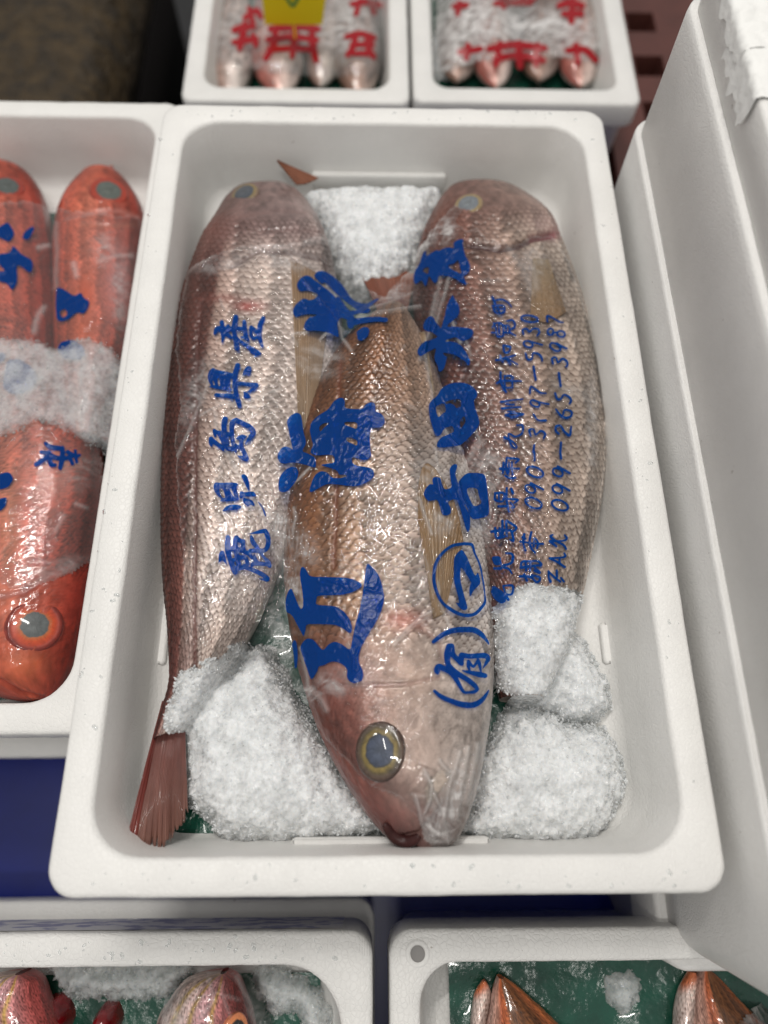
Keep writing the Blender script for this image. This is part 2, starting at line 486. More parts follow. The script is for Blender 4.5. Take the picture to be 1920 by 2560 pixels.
bl2 = foam_box((-0.405, -0.0070, -0.785, -0.3310), -0.0545, -0.11, -0.1185, 0.0205, 0.016, 0.03, FOAM_L,
               'white foam box underneath the front box with the dotted rim', GB, seed=10)
br = foam_box((0.0025, 0.36, -0.78, -0.3375), 0.05, -0.025, -0.118, 0.0205, 0.016, 0.026, FOAM_BEAD,
              'white foam box in front with coarse beads and a hole in its corner', GB, lip=0.05, seed=12)
# hole with a raised collar on the corner of the front right box
HC = at([(1044, 2384)], 0.05)[0]
def ring_mesh(name, c, radii, mat, parent, n=32):
    V = []; 
    for r, z in radii:
        a = np.linspace(0, 2 * np.pi, n, endpoint=False); V.append(np.stack([c[0] + r * np.cos(a), c[1] + r * np.sin(a), np.full(n, c[2] + z)], 1))
    F = [tuple(f) for f in grid_faces(len(radii), n, wrap=True)] + [tuple(range((len(radii) - 1) * n, len(radii) * n))]
    return mesh(name, np.vstack(V), F, mat, parent)
ring_mesh('corner_hole', HC, [(0.0088, 0.0), (0.0080, 0.0009), (0.0062, 0.0010), (0.0052, 0.0006), (0.0046, 0.0006)], FOAM_L, br)
ring_mesh('hole_shade_disc', HC, [(0.0050, 0.0012), (0.0046, 0.0008)], plain('hole_shade', (0.28, 0.27, 0.26), 0.8), br)  # no recess cut: the hole's shade is put into this grey disc

# ---- stack on the right
XW = 0.2
GS = GB
st1 = loft('foam_box', (0.1965, 0.56, -0.3690, 0.262), [(0.012, -0.118, 0.02), (0.008, -0.03, 0.02), (0.001, -0.026, 0.02), (0.0, -0.022, 0.02), (0.0, 0.026, 0.02), (0.0015, 0.0285, 0.02), (0.004, 0.0295, 0.02)], FOAM_WALL, seed=21)
tag(st1, 'lowest white foam box of the tall stack at the right', 'foam box', GB)
st2 = loft('foam_box', (XW - 0.0012, 0.56, -0.3600, 0.2555), [(0.006, 0.030, 0.02), (0.004, 0.06, 0.02), (0.0, 0.1990, 0.02), (0.0003, 0.2012, 0.02), (0.0016, 0.2022, 0.02)], FOAM_WALL, seed=22)
tag(st2, 'white foam box standing against the middle box, second from the floor in its stack', 'foam box', GB)
st3 = loft('foam_box', (XW + 0.001, 0.56, -0.3580, 0.2545), [(0.0022, 0.2030, 0.02), (0.0, 0.292, 0.02), (0.0004, 0.2975, 0.02), (0.0015, 0.2990, 0.02), (0.007, 0.2992, 0.02)], FOAM_WALL, seed=23)
tag(st3, 'white foam box just under the taped lid of the right stack', 'foam box', GB)
lid = loft('foam_lid', (XW + 0.0045, 0.56, -0.354, 0.2520), [(0.0015, 0.2998, 0.02), (0.0, 0.331, 0.02), (0.0008, 0.3330, 0.02), (0.003, 0.3336, 0.02)], FOAM_L, seed=24)  # lid closing the top box of the stack
tag(lid, 'white foam lid with torn paper tape, topmost of the right stack', 'foam lid')
TAPE = plain('paper_tape', (0.80, 0.80, 0.78), 0.6, bump=(120, 0.6, 0.002))


def tape(y0, y1, label, seed, x1=0.30, drop=0.016):
    nx, ny = 60, 40
    s = np.linspace(0, 1, nx); X = np.zeros((ny, nx)); Y = np.zeros((ny, nx)); Z = np.zeros((ny, nx))
    v = np.linspace(0, 1, ny)
    rag = (fbm(v * 9, v * 0 + seed, seed, 3) - 0.5) * 0.014
    L0 = drop
    for j in range(ny):
        d = s * (L0 + rag[j] + (x1 - XW)) - (L0 + rag[j])
        X[j] = np.where(d < 0, XW + 0.0035, XW + 0.004 + d); Z[j] = np.where(d < 0, 0.3345 + d, 0.3350)
        Y[j] = y0 + (y1 - y0) * v[j]
    wv = (fbm(X * 90 + seed, Y * 90, seed, 3) - 0.45)
    Z += np.where(X > XW + 0.0038, np.abs(wv) * 0.006, 0); X -= np.where(X <= XW + 0.0038, np.abs(wv) * 0.004, 0)
    Y += (fbm(X * 60, Z * 60, seed + 3, 2) - 0.5) * 0.006
    o = mesh('paper_tape', np.stack([X, Y, Z], -1).reshape(-1, 3), grid_faces(ny, nx), TAPE)
    tag(o, label, 'tape', 'torn paper tape on the right stack')


tape(0.145, 0.235, 'wide torn white paper tape over the far end of the top foam lid', 3, drop=0.010)
tape(0.108, 0.168, 'crumpled white paper tape hanging nearer on the top foam lid', 8, drop=0.020)
pt = mesh('paper_tape', at([(1774, 216), (1795, 215), (1819, 310), (1801, 300)], 0.3005) * 1.0, [(0, 1, 2, 3)], TAPE)
bpy.data.objects.remove(pt)


# ------------------------------------------------------------------ ground things
fl = mesh('floor', [(-3, -3, -0.30), (3, -3, -0.30), (3, 3, -0.30), (-3, 3, -0.30)], [(0, 1, 2, 3)], plain('dark_floor', (0.012, 0.012, 0.014), 0.4, noise=(12, 0.4)))
tag(fl, kind='structure')
BLUE = plain('blue_plastic', (0.002, 0.013, 0.20), 0.35, noise=(18, 0.7))
tr = loft('plastic_tray', (-0.75, 0.62, -0.80, 0.42), [(0, -0.28, 0.02), (0, -0.124, 0.02), (0.001, -0.1205, 0.02), (0.004, -0.1195, 0.02)], BLUE)
tag(tr, 'deep blue plastic tray under the foam boxes, seen in the gaps', 'tray')
tr2 = loft('plastic_tray', (-0.235, 0.31, 0.45, 0.95), [(0, -0.28, 0.02), (0, -0.121, 0.02), (0.003, -0.1195, 0.02)], plain('black_plastic', (0.006, 0.006, 0.007), 0.9, spec=0.1))
tag(tr2, 'black tray under the two blurred back boxes', 'tray')

# terracotta crate with square openings
TERRA = plain('terracotta_plastic', (0.115, 0.036, 0.028), 0.5, noise=(30, 0.7))
def lattice(name, x0, y0, nx, ny, pitch, hole, z0, z1, mat, parent=None):
    V = []; F = []
    def bx(a, b, c, d):
        k = len(V)
        V.extend([(a, c, z0), (b, c, z0), (b, d, z0), (a, d, z0), (a, c, z1), (b, c, z1), (b, d, z1), (a, d, z1)])
        F.extend([(k, k + 3, k + 2, k + 1), (k + 4, k + 5, k + 6, k + 7), (k, k + 1, k + 5, k + 4), (k + 1, k + 2, k + 6, k + 5), (k + 2, k + 3, k + 7, k + 6), (k + 3, k, k + 4, k + 7)])
    b = pitch - hole
    for j in range(ny + 1):
        bx(x0, x0 + nx * pitch + b, y0 + j * pitch, y0 + j * pitch + b)
    for j in range(ny):
        for i in range(nx + 1):
            bx(x0 + i * pitch, x0 + i * pitch + b, y0 + j * pitch + b, y0 + (j + 1) * pitch)
    return mesh(name, V, F, mat, parent, smooth=False)
cr = lattice('plastic_crate', 0.297, 0.33, 5, 8, 0.088, 0.040, -0.10, -0.05, TERRA)
tag(cr, 'terracotta plastic crate with square openings behind the right stack', 'crate')

# dark brown mottled sack at the upper left
KELP = plain('brown_sacking', (0.060, 0.036, 0.011), 0.7, noise=(45, 0.22), bump=(60, 0.8, 0.01))
n = 70
gx, gy = np.meshgrid(np.linspace(-0.70, -0.345, n), np.linspace(0.43, 0.98, n))
edge = np.minimum.reduce([gx + 0.70, -0.345 - gx, gy - 0.43, 0.98 - gy])
gz = -0.10 + 0.07 * (1 - np.exp(-edge / 0.018)) + 0.022 * fbm(gx * 22, gy * 22, 4)
base = np.stack([gx, gy, np.full_like(gx, -0.118)], -1).reshape(-1, 3)
top = np.stack([gx + 0.012 * (fbm(gx * 9, gy * 9, 2) - .5), gy, gz], -1).reshape(-1, 3)
F = grid_faces(n, n); per = list(range(n)) + [i * n + n - 1 for i in range(1, n)] + [(n - 1) * n + i for i in range(n - 2, -1, -1)] + [i * n for i in range(n - 2, 0, -1)]
side = [(per[i] + n * n, per[(i + 1) % len(per)] + n * n, per[(i + 1) % len(per)], per[i]) for i in range(len(per))]
sk = mesh('sack', np.vstack([top, base]), np.vstack([F, F[:, ::-1] + n * n, np.array(side)]), KELP)
tag(sk, 'dark brown mottled sack in the far left corner', 'sack')
st = loft('stand', (-0.72, -0.34, 0.42, 0.99), [(0, -0.295, 0.01), (0, -0.1195, 0.01)], plain('dark_stand', (0.006, 0.005, 0.005), 0.9, spec=.1))
tag(st, 'dark stand under the brown sack', 'stand')

# ------------------------------------------------------------------ height field of the middle box
GX0, GY0, GS_ = -0.20, -0.31, 0.001
GNX, GNY = 401, 621
HM = np.full((GNY, GNX), ZF)


class Field:
    def __init__(s, x0, y0, x1, y1, step, z):
        s.x0, s.y0, s.st = x0, y0, step; s.nx = int((x1 - x0) / step) + 2; s.ny = int((y1 - y0) / step) + 2
        s.h = np.full((s.ny, s.nx), float(z))

    def splat(s, V):
        i = np.round((V[:, 0] - s.x0) / s.st).astype(int); j = np.round((V[:, 1] - s.y0) / s.st).astype(int)
        k = (i >= 0) & (i < s.nx) & (j >= 0) & (j < s.ny)
        np.maximum.at(s.h, (j[k], i[k]), V[k, 2])

    def get(s, x, y):
        u = np.clip((np.asarray(x) - s.x0) / s.st, 0, s.nx - 1.001); v = np.clip((np.asarray(y) - s.y0) / s.st, 0, s.ny - 1.001)
        i = u.astype(int); j = v.astype(int); fx = u - i; fy = v - j
        return (s.h[j, i] * (1 - fx) + s.h[j, i + 1] * fx) * (1 - fy) + (s.h[j + 1, i] * (1 - fx) + s.h[j + 1, i + 1] * fx) * fy

    def on(s, px, it=8):
        px = np.atleast_2d(np.asarray(px, float)); z = np.full(len(px), 0.15)
        for _ in range(it):
            P = at(px, z); z = 0.5 * z + 0.5 * s.get(P[:, 0], P[:, 1])
        return at(px, z)


FM = Field(-0.20, -0.31, 0.20, 0.31, 0.0015, ZF)


# ------------------------------------------------------------------ fish
def scales(s, v, ps, pv):
    """overlapping scales: height and groove darkness"""
    i0 = np.floor(s / ps).astype(int)
    a = pv * 0.62; b = ps * 1.75
    hgt = np.zeros_like(s); groove = np.zeros_like(s); done = np.zeros(s.shape, bool); sid = np.zeros_like(s); prev = np.full(s.shape, 9.0)
    for di in (-2, -1, 0, 1):
        i = i0 + di; off = np.where(i % 2 == 0, 0.0, 0.5)
        q = v / pv - off; k = np.round(q); dv = (q - k) * pv
        ds = s - i * ps
        r = np.sqrt((dv / a) ** 2 + (np.maximum(ds, 0) / b) ** 2)
        inside = (r < 1) & (ds > -ps) & ~done
        hgt = np.where(inside, 0.15 + 0.85 * np.clip(r, 0, 1) ** 2.2, hgt)
        groove = np.where(inside, np.exp(-np.maximum(prev - 1, 0) / 0.13), groove)
        sid = np.where(inside, (i * 12.9898 + k * 78.233) % 1.0, sid)
        done |= inside
        prev = np.where(~done, np.minimum(prev, r), prev)
    return hgt, groove, sid


def make_fish(name, label, group, L, R, zmid, tmax, colf, gill_t=0.22, ps=0.0047, pv=0.0063, amp=0.0009, mat=None, step=0.0010, nacross=150, floor=None, field=None,
              grooves=(), patches=(), tpow=0.8, tscale=0.55, t_end=1.0, head_rough=0.0006, z_tilt=0.0, dark=0.86, wobble=1.0, taper=(0.0, 1.0)):
    """L, R: the two edges in photograph pixels, head to tail, at the height zmid"""
    Lw = at(L, zmid)[:, :2]; Rw = at(R, zmid)[:, :2]
    ln = np.linalg.norm(np.diff(Lw, axis=0), axis=1).sum()
    N = int(ln / step); NU = nacross
    A = resample(Lw, N); B = resample(Rw, N)
    wid = np.linalg.norm(A - B, axis=1); t = np.linspace(0, 1, N)
    k = np.ones(9) / 9
    T = np.minimum(tmax, tscale * wid); T = tmax * (1 - np.exp(-(T / tmax) * 2.2)) / (1 - math.exp(-2.2))
    T = np.convolve(np.pad(T, 12, mode='edge'), np.ones(25) / 25, 'valid')
    T = T * (taper[1] + (1 - taper[1]) * smoothstep(0.0, max(taper[0], 1e-3), t))
    th = np.linspace(-np.pi / 2, np.pi / 2, NU)
    u = np.sin(th)[None]; c = np.cos(th)[None]
    mid = (A + B) / 2; half = (B - A) / 2
    X = mid[:, 0:1] + half[:, 0:1] * u; Y = mid[:, 1:2] + half[:, 1:2] * u
    Z = zmid + T[:, None] * np.abs(c) ** tpow + z_tilt * (t[:, None] - 0.5)
    P = np.stack([X, Y, Z], -1)
    gu = np.gradient(P, axis=1); gt = np.gradient(P, axis=0)
    nrm = np.cross(gu, gt); nl = np.linalg.norm(nrm, axis=-1, keepdims=True); nrm = nrm / np.maximum(nl, 1e-12)
    if nrm[N // 2, NU // 2, 2] < 0: nrm = -nrm
    s = (t * ln)[:, None] + 0 * u; wmax = wid.max()
    v = th[None] / (np.pi / 2) * wmax * 0.66 + 0 * s
    wob = (fbm(s * 90, v * 90, 3, 3) - .5) * 0.0030 + (fbm(s * 22, v * 22, 7, 2) - .5) * .008; wob2 = (fbm(s * 90 + 9, v * 90, 5, 3) - .5) * 0.0030 + (fbm(s * 22, v * 22 + 5, 8, 2) - .5) * .008
    wob = wob * wobble; wob2 = wob2 * wobble
    # scale rows bend as on a real flank
    hgt, groove, sid = scales(s + wob + 0.18 * np.abs(v), v + wob2, ps, pv)
    pxy = to_px(P)
    tt = t[:, None] + 0 * u
    body = smoothstep(gill_t - 0.01, gill_t + 0.03, tt + 0.04 * (np.abs(u) ** 2)) * smoothstep(0.02, 0.10, 1 - np.abs(u) ** 6 + 0 * tt)
    rid = np.sin(v * 2 * np.pi / (pv * 0.21)) * 0.10
    disp = body * amp * (hgt - 0.5 + 0.7 * (sid - .5) + rid) - body * amp * 0.4 * groove
    hs, hg, hid = scales(s * 1.0 + wob, v * 1.0 + wob2, ps * 0.55, pv * 0.55)
    hn = fbm(s * 300, v * 300, 9, 3) - 0.5
    disp += (1 - body) * (head_rough * hn + 0.00055 * (hs - .5 + .6 * (hid - .5)) * smoothstep(0.05, 0.2, tt))
    col = colf(tt, u + 0 * tt, s, v) * dark
    var = (fbm(s * 45, v * 45, 21, 4) - 0.5)
    var2 = fbm(s * 160, v * 160, 27, 3) - .5
    col = col * (1 + 0.7 * var[..., None] + (.7 * (1 - body) + .35)[..., None] * var2[..., None]) * (1 + (body * (0.75 * (sid - .5)))[..., None])
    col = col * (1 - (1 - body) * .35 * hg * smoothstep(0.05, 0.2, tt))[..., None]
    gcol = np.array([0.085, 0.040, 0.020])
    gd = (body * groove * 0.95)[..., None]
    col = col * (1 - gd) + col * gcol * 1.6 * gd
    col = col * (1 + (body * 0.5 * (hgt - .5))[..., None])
    for pts, wpx, depth, cc, cs_ in grooves:
        d = line_dist(pxy[..., 0] + 5 * (fbm(s * 200, v * 200, 4, 2) - .5), pxy[..., 1], np.asarray(pts, float))
        g = np.exp(-(d / wpx) ** 2)
        disp -= g * depth; col = col * (1 - g[..., None] * cs_) + np.array(cc) * g[..., None] * cs_
    for (x, y, rx, ry, cc, st_) in patches:
        d = ((pxy[..., 0] - x) / rx) ** 2 + ((pxy[..., 1] - y) / ry) ** 2
        g = np.exp(-d) * st_ * (0.6 + 0.8 * fbm(s * 130, v * 130, 33, 3)); g = np.clip(g, 0, 1)
        col = col * (1 - g[..., None]) + np.array(cc) * g[..., None]
    P2 = P + nrm * disp[..., None]
    # belly side
    nb = 14
    thb = np.linspace(np.pi / 2, -np.pi / 2, nb + 2)[1:-1]; ub = np.sin(thb)[None]; cb = np.cos(thb)[None]
    Xb = mid[:, 0:1] + half[:, 0:1] * ub; Yb = mid[:, 1:2] + half[:, 1:2] * ub
    fz = ZF + 0.001 if floor is None else floor
    Zb = np.maximum(zmid - T[:, None] * 0.9 * cb ** 0.8 + z_tilt * (t[:, None] - 0.5), fz)
    Zb = np.minimum(Zb, P[:, :1, 2] - 0.0003)
    Pb = np.stack([Xb, Yb, Zb], -1)
    V = np.concatenate([P2, Pb], 1); NC = NU + nb
    cb_ = np.repeat(col[:, -1:, :], nb, 1)
    C = np.clip(np.concatenate([col, cb_], 1), 0.002, 0.95)
    F = grid_faces(N, NC, wrap=True)
    Vf = V.reshape(-1, 3)
    o = mesh('body', Vf, F, mat or FISH, None, attrs={'col': C.reshape(-1, 3)})
    root = bpy.data.objects.new(name, None); link(root)
    ctr = P2[N // 2, NU // 2]
    root.location = (ctr[0], ctr[1], fz); root.empty_display_size = 0.02
    o.parent = root; o.location = (-ctr[0], -ctr[1], -fz)
    tag(root, label, 'fish', group)
    fld = Field(Vf[:, 0].min() - .01, Vf[:, 1].min() - .01, Vf[:, 0].max() + .01, Vf[:, 1].max() + .01, 0.0015, fz)
    fld.splat(P2.reshape(-1, 3))
    if field is not None: field.splat(P2.reshape(-1, 3))
    return root, fld


def adopt(o, root):
    o.parent = root; o.location = tuple(-x for x in root.location); return o


def eye(root, fld, px, rad, squash, rings, tilt=None, hgt=0.35, noise=0.25, mat=None, sink=.05):
    """domed eye on the skin; rings: (relative radius, colour)"""
    C = fld.on([px])[0]
    e = 0.5 * rad
    nx = (fld.get(C[0] - e, C[1]) - fld.get(C[0] + e, C[1])) / (2 * e); ny = (fld.get(C[0], C[1] - e) - fld.get(C[0], C[1] + e)) / (2 * e)
    nrm = np.array([np.clip(nx, -1, 1), np.clip(ny, -1, 1), 1.0]); nrm /= np.linalg.norm(nrm)
    if tilt is not None: nrm = np.array(tilt) / np.linalg.norm(tilt)
    ax = np.cross([0, 1, 0], nrm); ax /= np.linalg.norm(ax); ay = np.cross(nrm, ax)
    nr, na = 60, 96
    r = np.linspace(0, 1, nr)[:, None]; a = np.linspace(0, 2 * np.pi, na, endpoint=False)[None]
    # a low rim, then a clear dome
    h = hgt * rad * np.maximum(0, 1 - r ** 2.4) + 0 * a + rad * 0.025 * np.exp(-((r - 0.86) / 0.09) ** 2)
    h = h - rad * 0.10 * smoothstep(0.92, 1.0, r)
    P = C + (r * np.cos(a) * rad * squash)[..., None] * ax + (r * np.sin(a) * rad)[..., None] * ay + h[..., None] * nrm - nrm * rad * sink
    rr = [k[0] for k in rings]; cc = np.array([k[1] for k in rings])
    rn = r + 0.10 * (fbm(np.cos(a) * 3 + 7 + r * 2, np.sin(a) * 3 + 7, 3, 3) - .5) + 0 * a
    col = np.stack([np.interp(rn, rr, cc[:, k]) for k in range(3)], -1)
    col *= (1 + noise * (fbm(a * 14 + 0 * r, r * 7 + 0 * a, 8, 3) - .5) * 2)[..., None]
    pup = np.exp(-(r / 0.4) ** 4)
    cl = fbm(np.cos(a) * r * 6 + 20, np.sin(a) * r * 6 + 20, 12, 4)
    col *= (1 + pup * (cl - .5) * 0.9)[..., None]
    o = mesh('eye', P.reshape(-1, 3), grid_faces(nr, na, wrap=True), mat or EYE, None, attrs={'col': np.clip(col, .002, .95).reshape(-1, 3)})
    return adopt(o, root)


EYE = fish_mat('fish_eye', rough=0.3, coat=0.2, bump=0.08, scale=1200, metallic=0.0)
EYE.node_tree.nodes['Principled BSDF'].inputs['Coat Roughness'].default_value = 0.03; EYE.node_tree.nodes['Principled BSDF'].inputs['Coat Weight'].default_value = 0.8


def fin(name, root, A, B, za, zb, cols, rays=26, arch=0.004, fld=None, lift=0.0015, ragged=0.0, nu=None, amp=0.0007, seed=0, thick=0.0012, splat=None):
    """a rayed sheet from root line A to tip line B (pixels)"""
    nu = nu or rays * 7; nv = 60
    pa = resample(np.asarray(A, float), nu); pb = resample(np.asarray(B, float), nu)
    u = np.linspace(0, 1, nu)
    if ragged:
        rg = (vnoise(u * rays * 1.3, u * 0 + seed, seed) ** 2) * ragged
        pb = pb + (pa - pb) * rg[:, None]
    v = np.linspace(0, 1, nv)[:, None, None]
    px = pa[None] * (1 - v) + pb[None] * v
    vz = v[..., 0]
    if fld is not None:
        P = fld.on(px.reshape(-1, 2)).reshape(nv, nu, 3); P[..., 2] += lift + (za + (zb - za) * vz)
        k = np.ones(5) / 5
    else:
        z = za + (zb - za) * vz + 0 * u[None]
        P = at(px.reshape(-1, 2), z.reshape(-1)).reshape(nv, nu, 3)
    ph = u[None] * rays + 0.4 * (vnoise(u[None] * 9 + 0 * vz, vz * 3, seed + 2) - .5)
    ray = np.abs(np.sin(np.pi * ph)) ** 0.7
    P[..., 2] += arch * np.sin(np.pi * u)[None] * np.sin(np.pi * np.clip(vz, 0, 1) * 0.8 + 0.2) + amp * (ray - .5)
    c0, c1, cr = [np.array(q) * 0.8 for q in cols]
    col = c0 * (1 - vz[..., None]) + c1 * vz[..., None]
    col = col * (0.72 + 0.5 * ray[..., None]) + cr * (1 - ray[..., None]) * 0.35
    col *= (0.75 + 0.5 * fbm(u[None] * rays * 0.8 + 0 * vz, vz * 5, seed + 4, 3))[..., None]
    if splat is not None: splat.splat(P.reshape(-1, 3))
    bot = P.copy(); bot[..., 2] -= thick
    V = np.vstack([P.reshape(-1, 3), bot.reshape(-1, 3)]); C = np.vstack([col.reshape(-1, 3)] * 2)
    F = grid_faces(nv, nu); n0 = nv * nu
    idx = np.arange(n0).reshape(nv, nu); per = np.concatenate([idx[0], idx[1:, -1], idx[-1, -2::-1], idx[-2:0:-1, 0]])
    nx = np.roll(per, -1); side = np.stack([per, per + n0, nx + n0, nx], 1)
    o = mesh(name, V, np.vstack([F, F[:, ::-1] + n0, side]), FIN, None, attrs={'col': np.clip(C, .002, .9)})
    return adopt(o, root)


def mixu(u, stops):
    x = [q[0] for q in stops]; c = np.array([q[1] for q in stops])
    return np.stack([np.interp(u, x, c[:, k]) for k in range(3)], -1)


def blend(a, b, m):
    return a * (1 - m[..., None]) + b * m[..., None]


GF = 'pinkish fish laid out in the middle box'
D = 1.1573                                           # from the preview's pixels to the photograph's


def dp(*p):
    return [(x * D, y * D) for x, y in p]


# left fish, head at the back
def col_left(t, u, s, v):
    body = mixu(u, [(-1, (.060, .022, .017)), (-.62, (.095, .033, .026)), (-.50, (.13, .050, .038)), (-.44, (.38, .27, .23)), (-.1, (.52, .43, .385)), (.5, (.57, .48, .435)), (1, (.52, .45, .42))])
    head = mixu(u, [(-1, (.10, .05, .042)), (-.2, (.185, .115, .105)), (.5, (.24, .17, .16)), (1, (.30, .24, .225))])
    c = blend(head, body, smoothstep(.20, .30, t))
    tail = mixu(u, [(-1, (.10, .035, .03)), (-.1, (.15, .05, .042)), (.1, (.40, .30, .25)), (1, (.5, .4, .34))])
    return blend(c, tail, smoothstep(.80, .92, t) * .6)


fl_, ffl = make_fish('snapper', 'pinkish fish against the left wall, dark red back, head at the far end', GF,
    dp((580, 393), (520, 404), (488, 432), (466, 474), (440, 520), (415, 580), (395, 640), (378, 720), (366, 800), (357, 900), (352, 1000), (350, 1100), (352, 1200), (357, 1280), (365, 1350), (370, 1420), (370, 1480), (352, 1545), (338, 1600)),
    dp((580, 393), (612, 396), (650, 420), (685, 470), (712, 540), (728, 610), (738, 690), (735, 760), (726, 830), (710, 900), (688, 980), (662, 1060), (635, 1140), (608, 1220), (580, 1290), (548, 1360), (505, 1430), (455, 1500), (400, 1580)),
    0.125, 0.029, col_left, dark=1.02, taper=(.20, .12), gill_t=0.18, field=FM,
    grooves=[(dp((500, 575), (560, 540), (640, 545), (700, 560), (722, 620)), 7, 0.0024, (.09, .04, .035), .75),
             (dp((560, 500), (620, 495), (690, 500)), 5, 0.0006, (.2, .12, .11), .4), (dp((520, 470), (600, 455), (660, 460)), 5, 0.0005, (.2, .12, .11), .35),
             ([(500, 760), (492, 900), (489, 1060), (488, 1300), (486, 1500), (488, 1700)], 6, 0.0014, (.11, .035, .028), .85)],
    patches=[(625, 765, 34, 14, (.36, .05, .04), .75), (560, 745, 40, 12, (.28, .08, .06), .5), (520, 560, 60, 55, (.19, .075, .06), .7), (470, 700, 40, 120, (.17, .07, .055), .5)])
eye(fl_, ffl, (611, 484), 0.0135, 1.0, [(0, (.075, .085, .10)), (.62, (.055, .065, .08)), (.70, (.22, .16, .06)), (.85, (.20, .14, .08)), (1, (.16, .10, .085))], tilt=(-.30, .10, 1.0), hgt=.2)
fin('pectoral_fin', fl_, dp((628, 566), (650, 572), (690, 598), (716, 640)), dp((648, 985), (655, 1000), (664, 998), (674, 970)), 0.0, 0.0005, [(.30, .19, .11), (.34, .24, .15), (.14, .08, .045)], rays=16, fld=ffl, lift=0.0008, arch=0.001, seed=3, splat=FM)
fin('caudal_fin', fl_, [(405, 1755), (440, 1770), (462, 1800)], [(325, 2128), (352, 2136), (385, 2128), (420, 2118), (440, 2085), (455, 2065), (470, 2045)], 0.128, 0.128,
    [(.22, .085, .075), (.20, .095, .072), (.09, .035, .03)], rays=30, arch=0.010, ragged=0.13, seed=5, amp=0.0009)
fin('caudal_fin', fl_, [(405, 1752), (412, 1754)], [(318, 2088), (322, 2118), (335, 2132)], 0.1295, 0.129, [(.17, .035, .028), (.20, .045, .035), (.08, .02, .02)], rays=5, arch=0.004, seed=6)


# right fish, head at the back
def col_right(t, u, s, v):
    body = mixu(u, [(-1, (.075, .027, .021)), (-.55, (.115, .042, .032)), (-.35, (.18, .088, .067)), (0, (.31, .21, .17)), (.45, (.42, .335, .28)), (1, (.48, .42, .37))])
    head = mixu(u, [(-1, (.12, .05, .038)), (-.3, (.185, .10, .082)), (.4, (.24, .155, .13)), (1, (.30, .225, .20))])
    return blend(head, body, smoothstep(.17, .25, t))


fr_, ffr = make_fish('snapper', 'brownish pink fish against the right wall, tail buried in ice', GF,
    dp((1040, 393), (985, 400), (955, 425), (930, 470), (905, 530), (893, 600), (893, 680), (903, 760), (915, 850), (930, 950), (955, 1050), (985, 1150), (1015, 1240), (1040, 1330), (1060, 1420), (1080, 1510)),
    dp((1040, 393), (1100, 402), (1148, 434), (1188, 474), (1208, 520), (1232, 580), (1256, 650), (1278, 740), (1296, 830), (1306, 930), (1304, 1020), (1292, 1110), (1274, 1200), (1254, 1290), (1220, 1400), (1170, 1510)),
    0.125, 0.028, col_right, dark=1.0, taper=(.20, .15), gill_t=0.17, field=FM, ps=0.0049, pv=0.0064,
    grooves=[(dp((1000, 528), (1040, 530), (1080, 538), (1120, 530), (1150, 515), (1192, 505)), 8, 0.0034, (.05, .014, .014), .95),
             (dp((1150, 512), (1175, 508), (1196, 508)), 10, 0.0015, (.16, .03, .035), .7)],
    patches=[(1385, 585, 18, 18, (.20, .03, .05), .6), (1370, 560, 40, 20, (.45, .30, .28), .5), (1115, 555, 40, 60, (.17, .055, .035), .6)])
eye(fr_, ffr, (1171, 511), 0.0130, 1.0, [(0, (.18, .20, .21)), (.62, (.14, .155, .175)), (.70, (.26, .19, .08)), (.85, (.25, .18, .10)), (1, (.17, .10, .075))], tilt=(-.30, .05, 1.0), hgt=.2)
fin('pectoral_fin', fr_, dp((1150, 560), (1185, 562)), dp((1145, 690), (1180, 700), (1222, 678)), 0.0, 0.001, [(.34, .26, .17), (.28, .175, .095), (.15, .085, .045)], rays=18, fld=ffr, lift=0.0010, arch=0.002, seed=8, splat=FM)
fin('dorsal_fin', fr_, dp((897, 720), (905, 780), (915, 850), (926, 930)), dp((918, 715), (928, 780), (938, 850), (945, 930)), 0.150, 0.156, [(.24, .12, .06), (.42, .32, .20), (.12, .06, .03)], rays=6, arch=0.001, seed=9)


# centre fish, head at the near end
def col_mid(t, u, s, v):
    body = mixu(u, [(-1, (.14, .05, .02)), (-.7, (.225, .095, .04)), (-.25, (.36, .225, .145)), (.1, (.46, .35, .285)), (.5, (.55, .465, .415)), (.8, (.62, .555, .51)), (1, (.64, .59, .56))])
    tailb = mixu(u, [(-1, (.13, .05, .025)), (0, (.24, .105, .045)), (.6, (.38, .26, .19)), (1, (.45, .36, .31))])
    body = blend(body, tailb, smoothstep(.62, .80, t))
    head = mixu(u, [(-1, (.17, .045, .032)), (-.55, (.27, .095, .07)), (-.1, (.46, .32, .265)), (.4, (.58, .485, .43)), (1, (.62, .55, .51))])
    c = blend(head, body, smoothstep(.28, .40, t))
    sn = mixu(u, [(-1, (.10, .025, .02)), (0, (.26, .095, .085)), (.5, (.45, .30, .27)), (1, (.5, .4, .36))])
    return blend(sn, c, smoothstep(.06, .19, t))


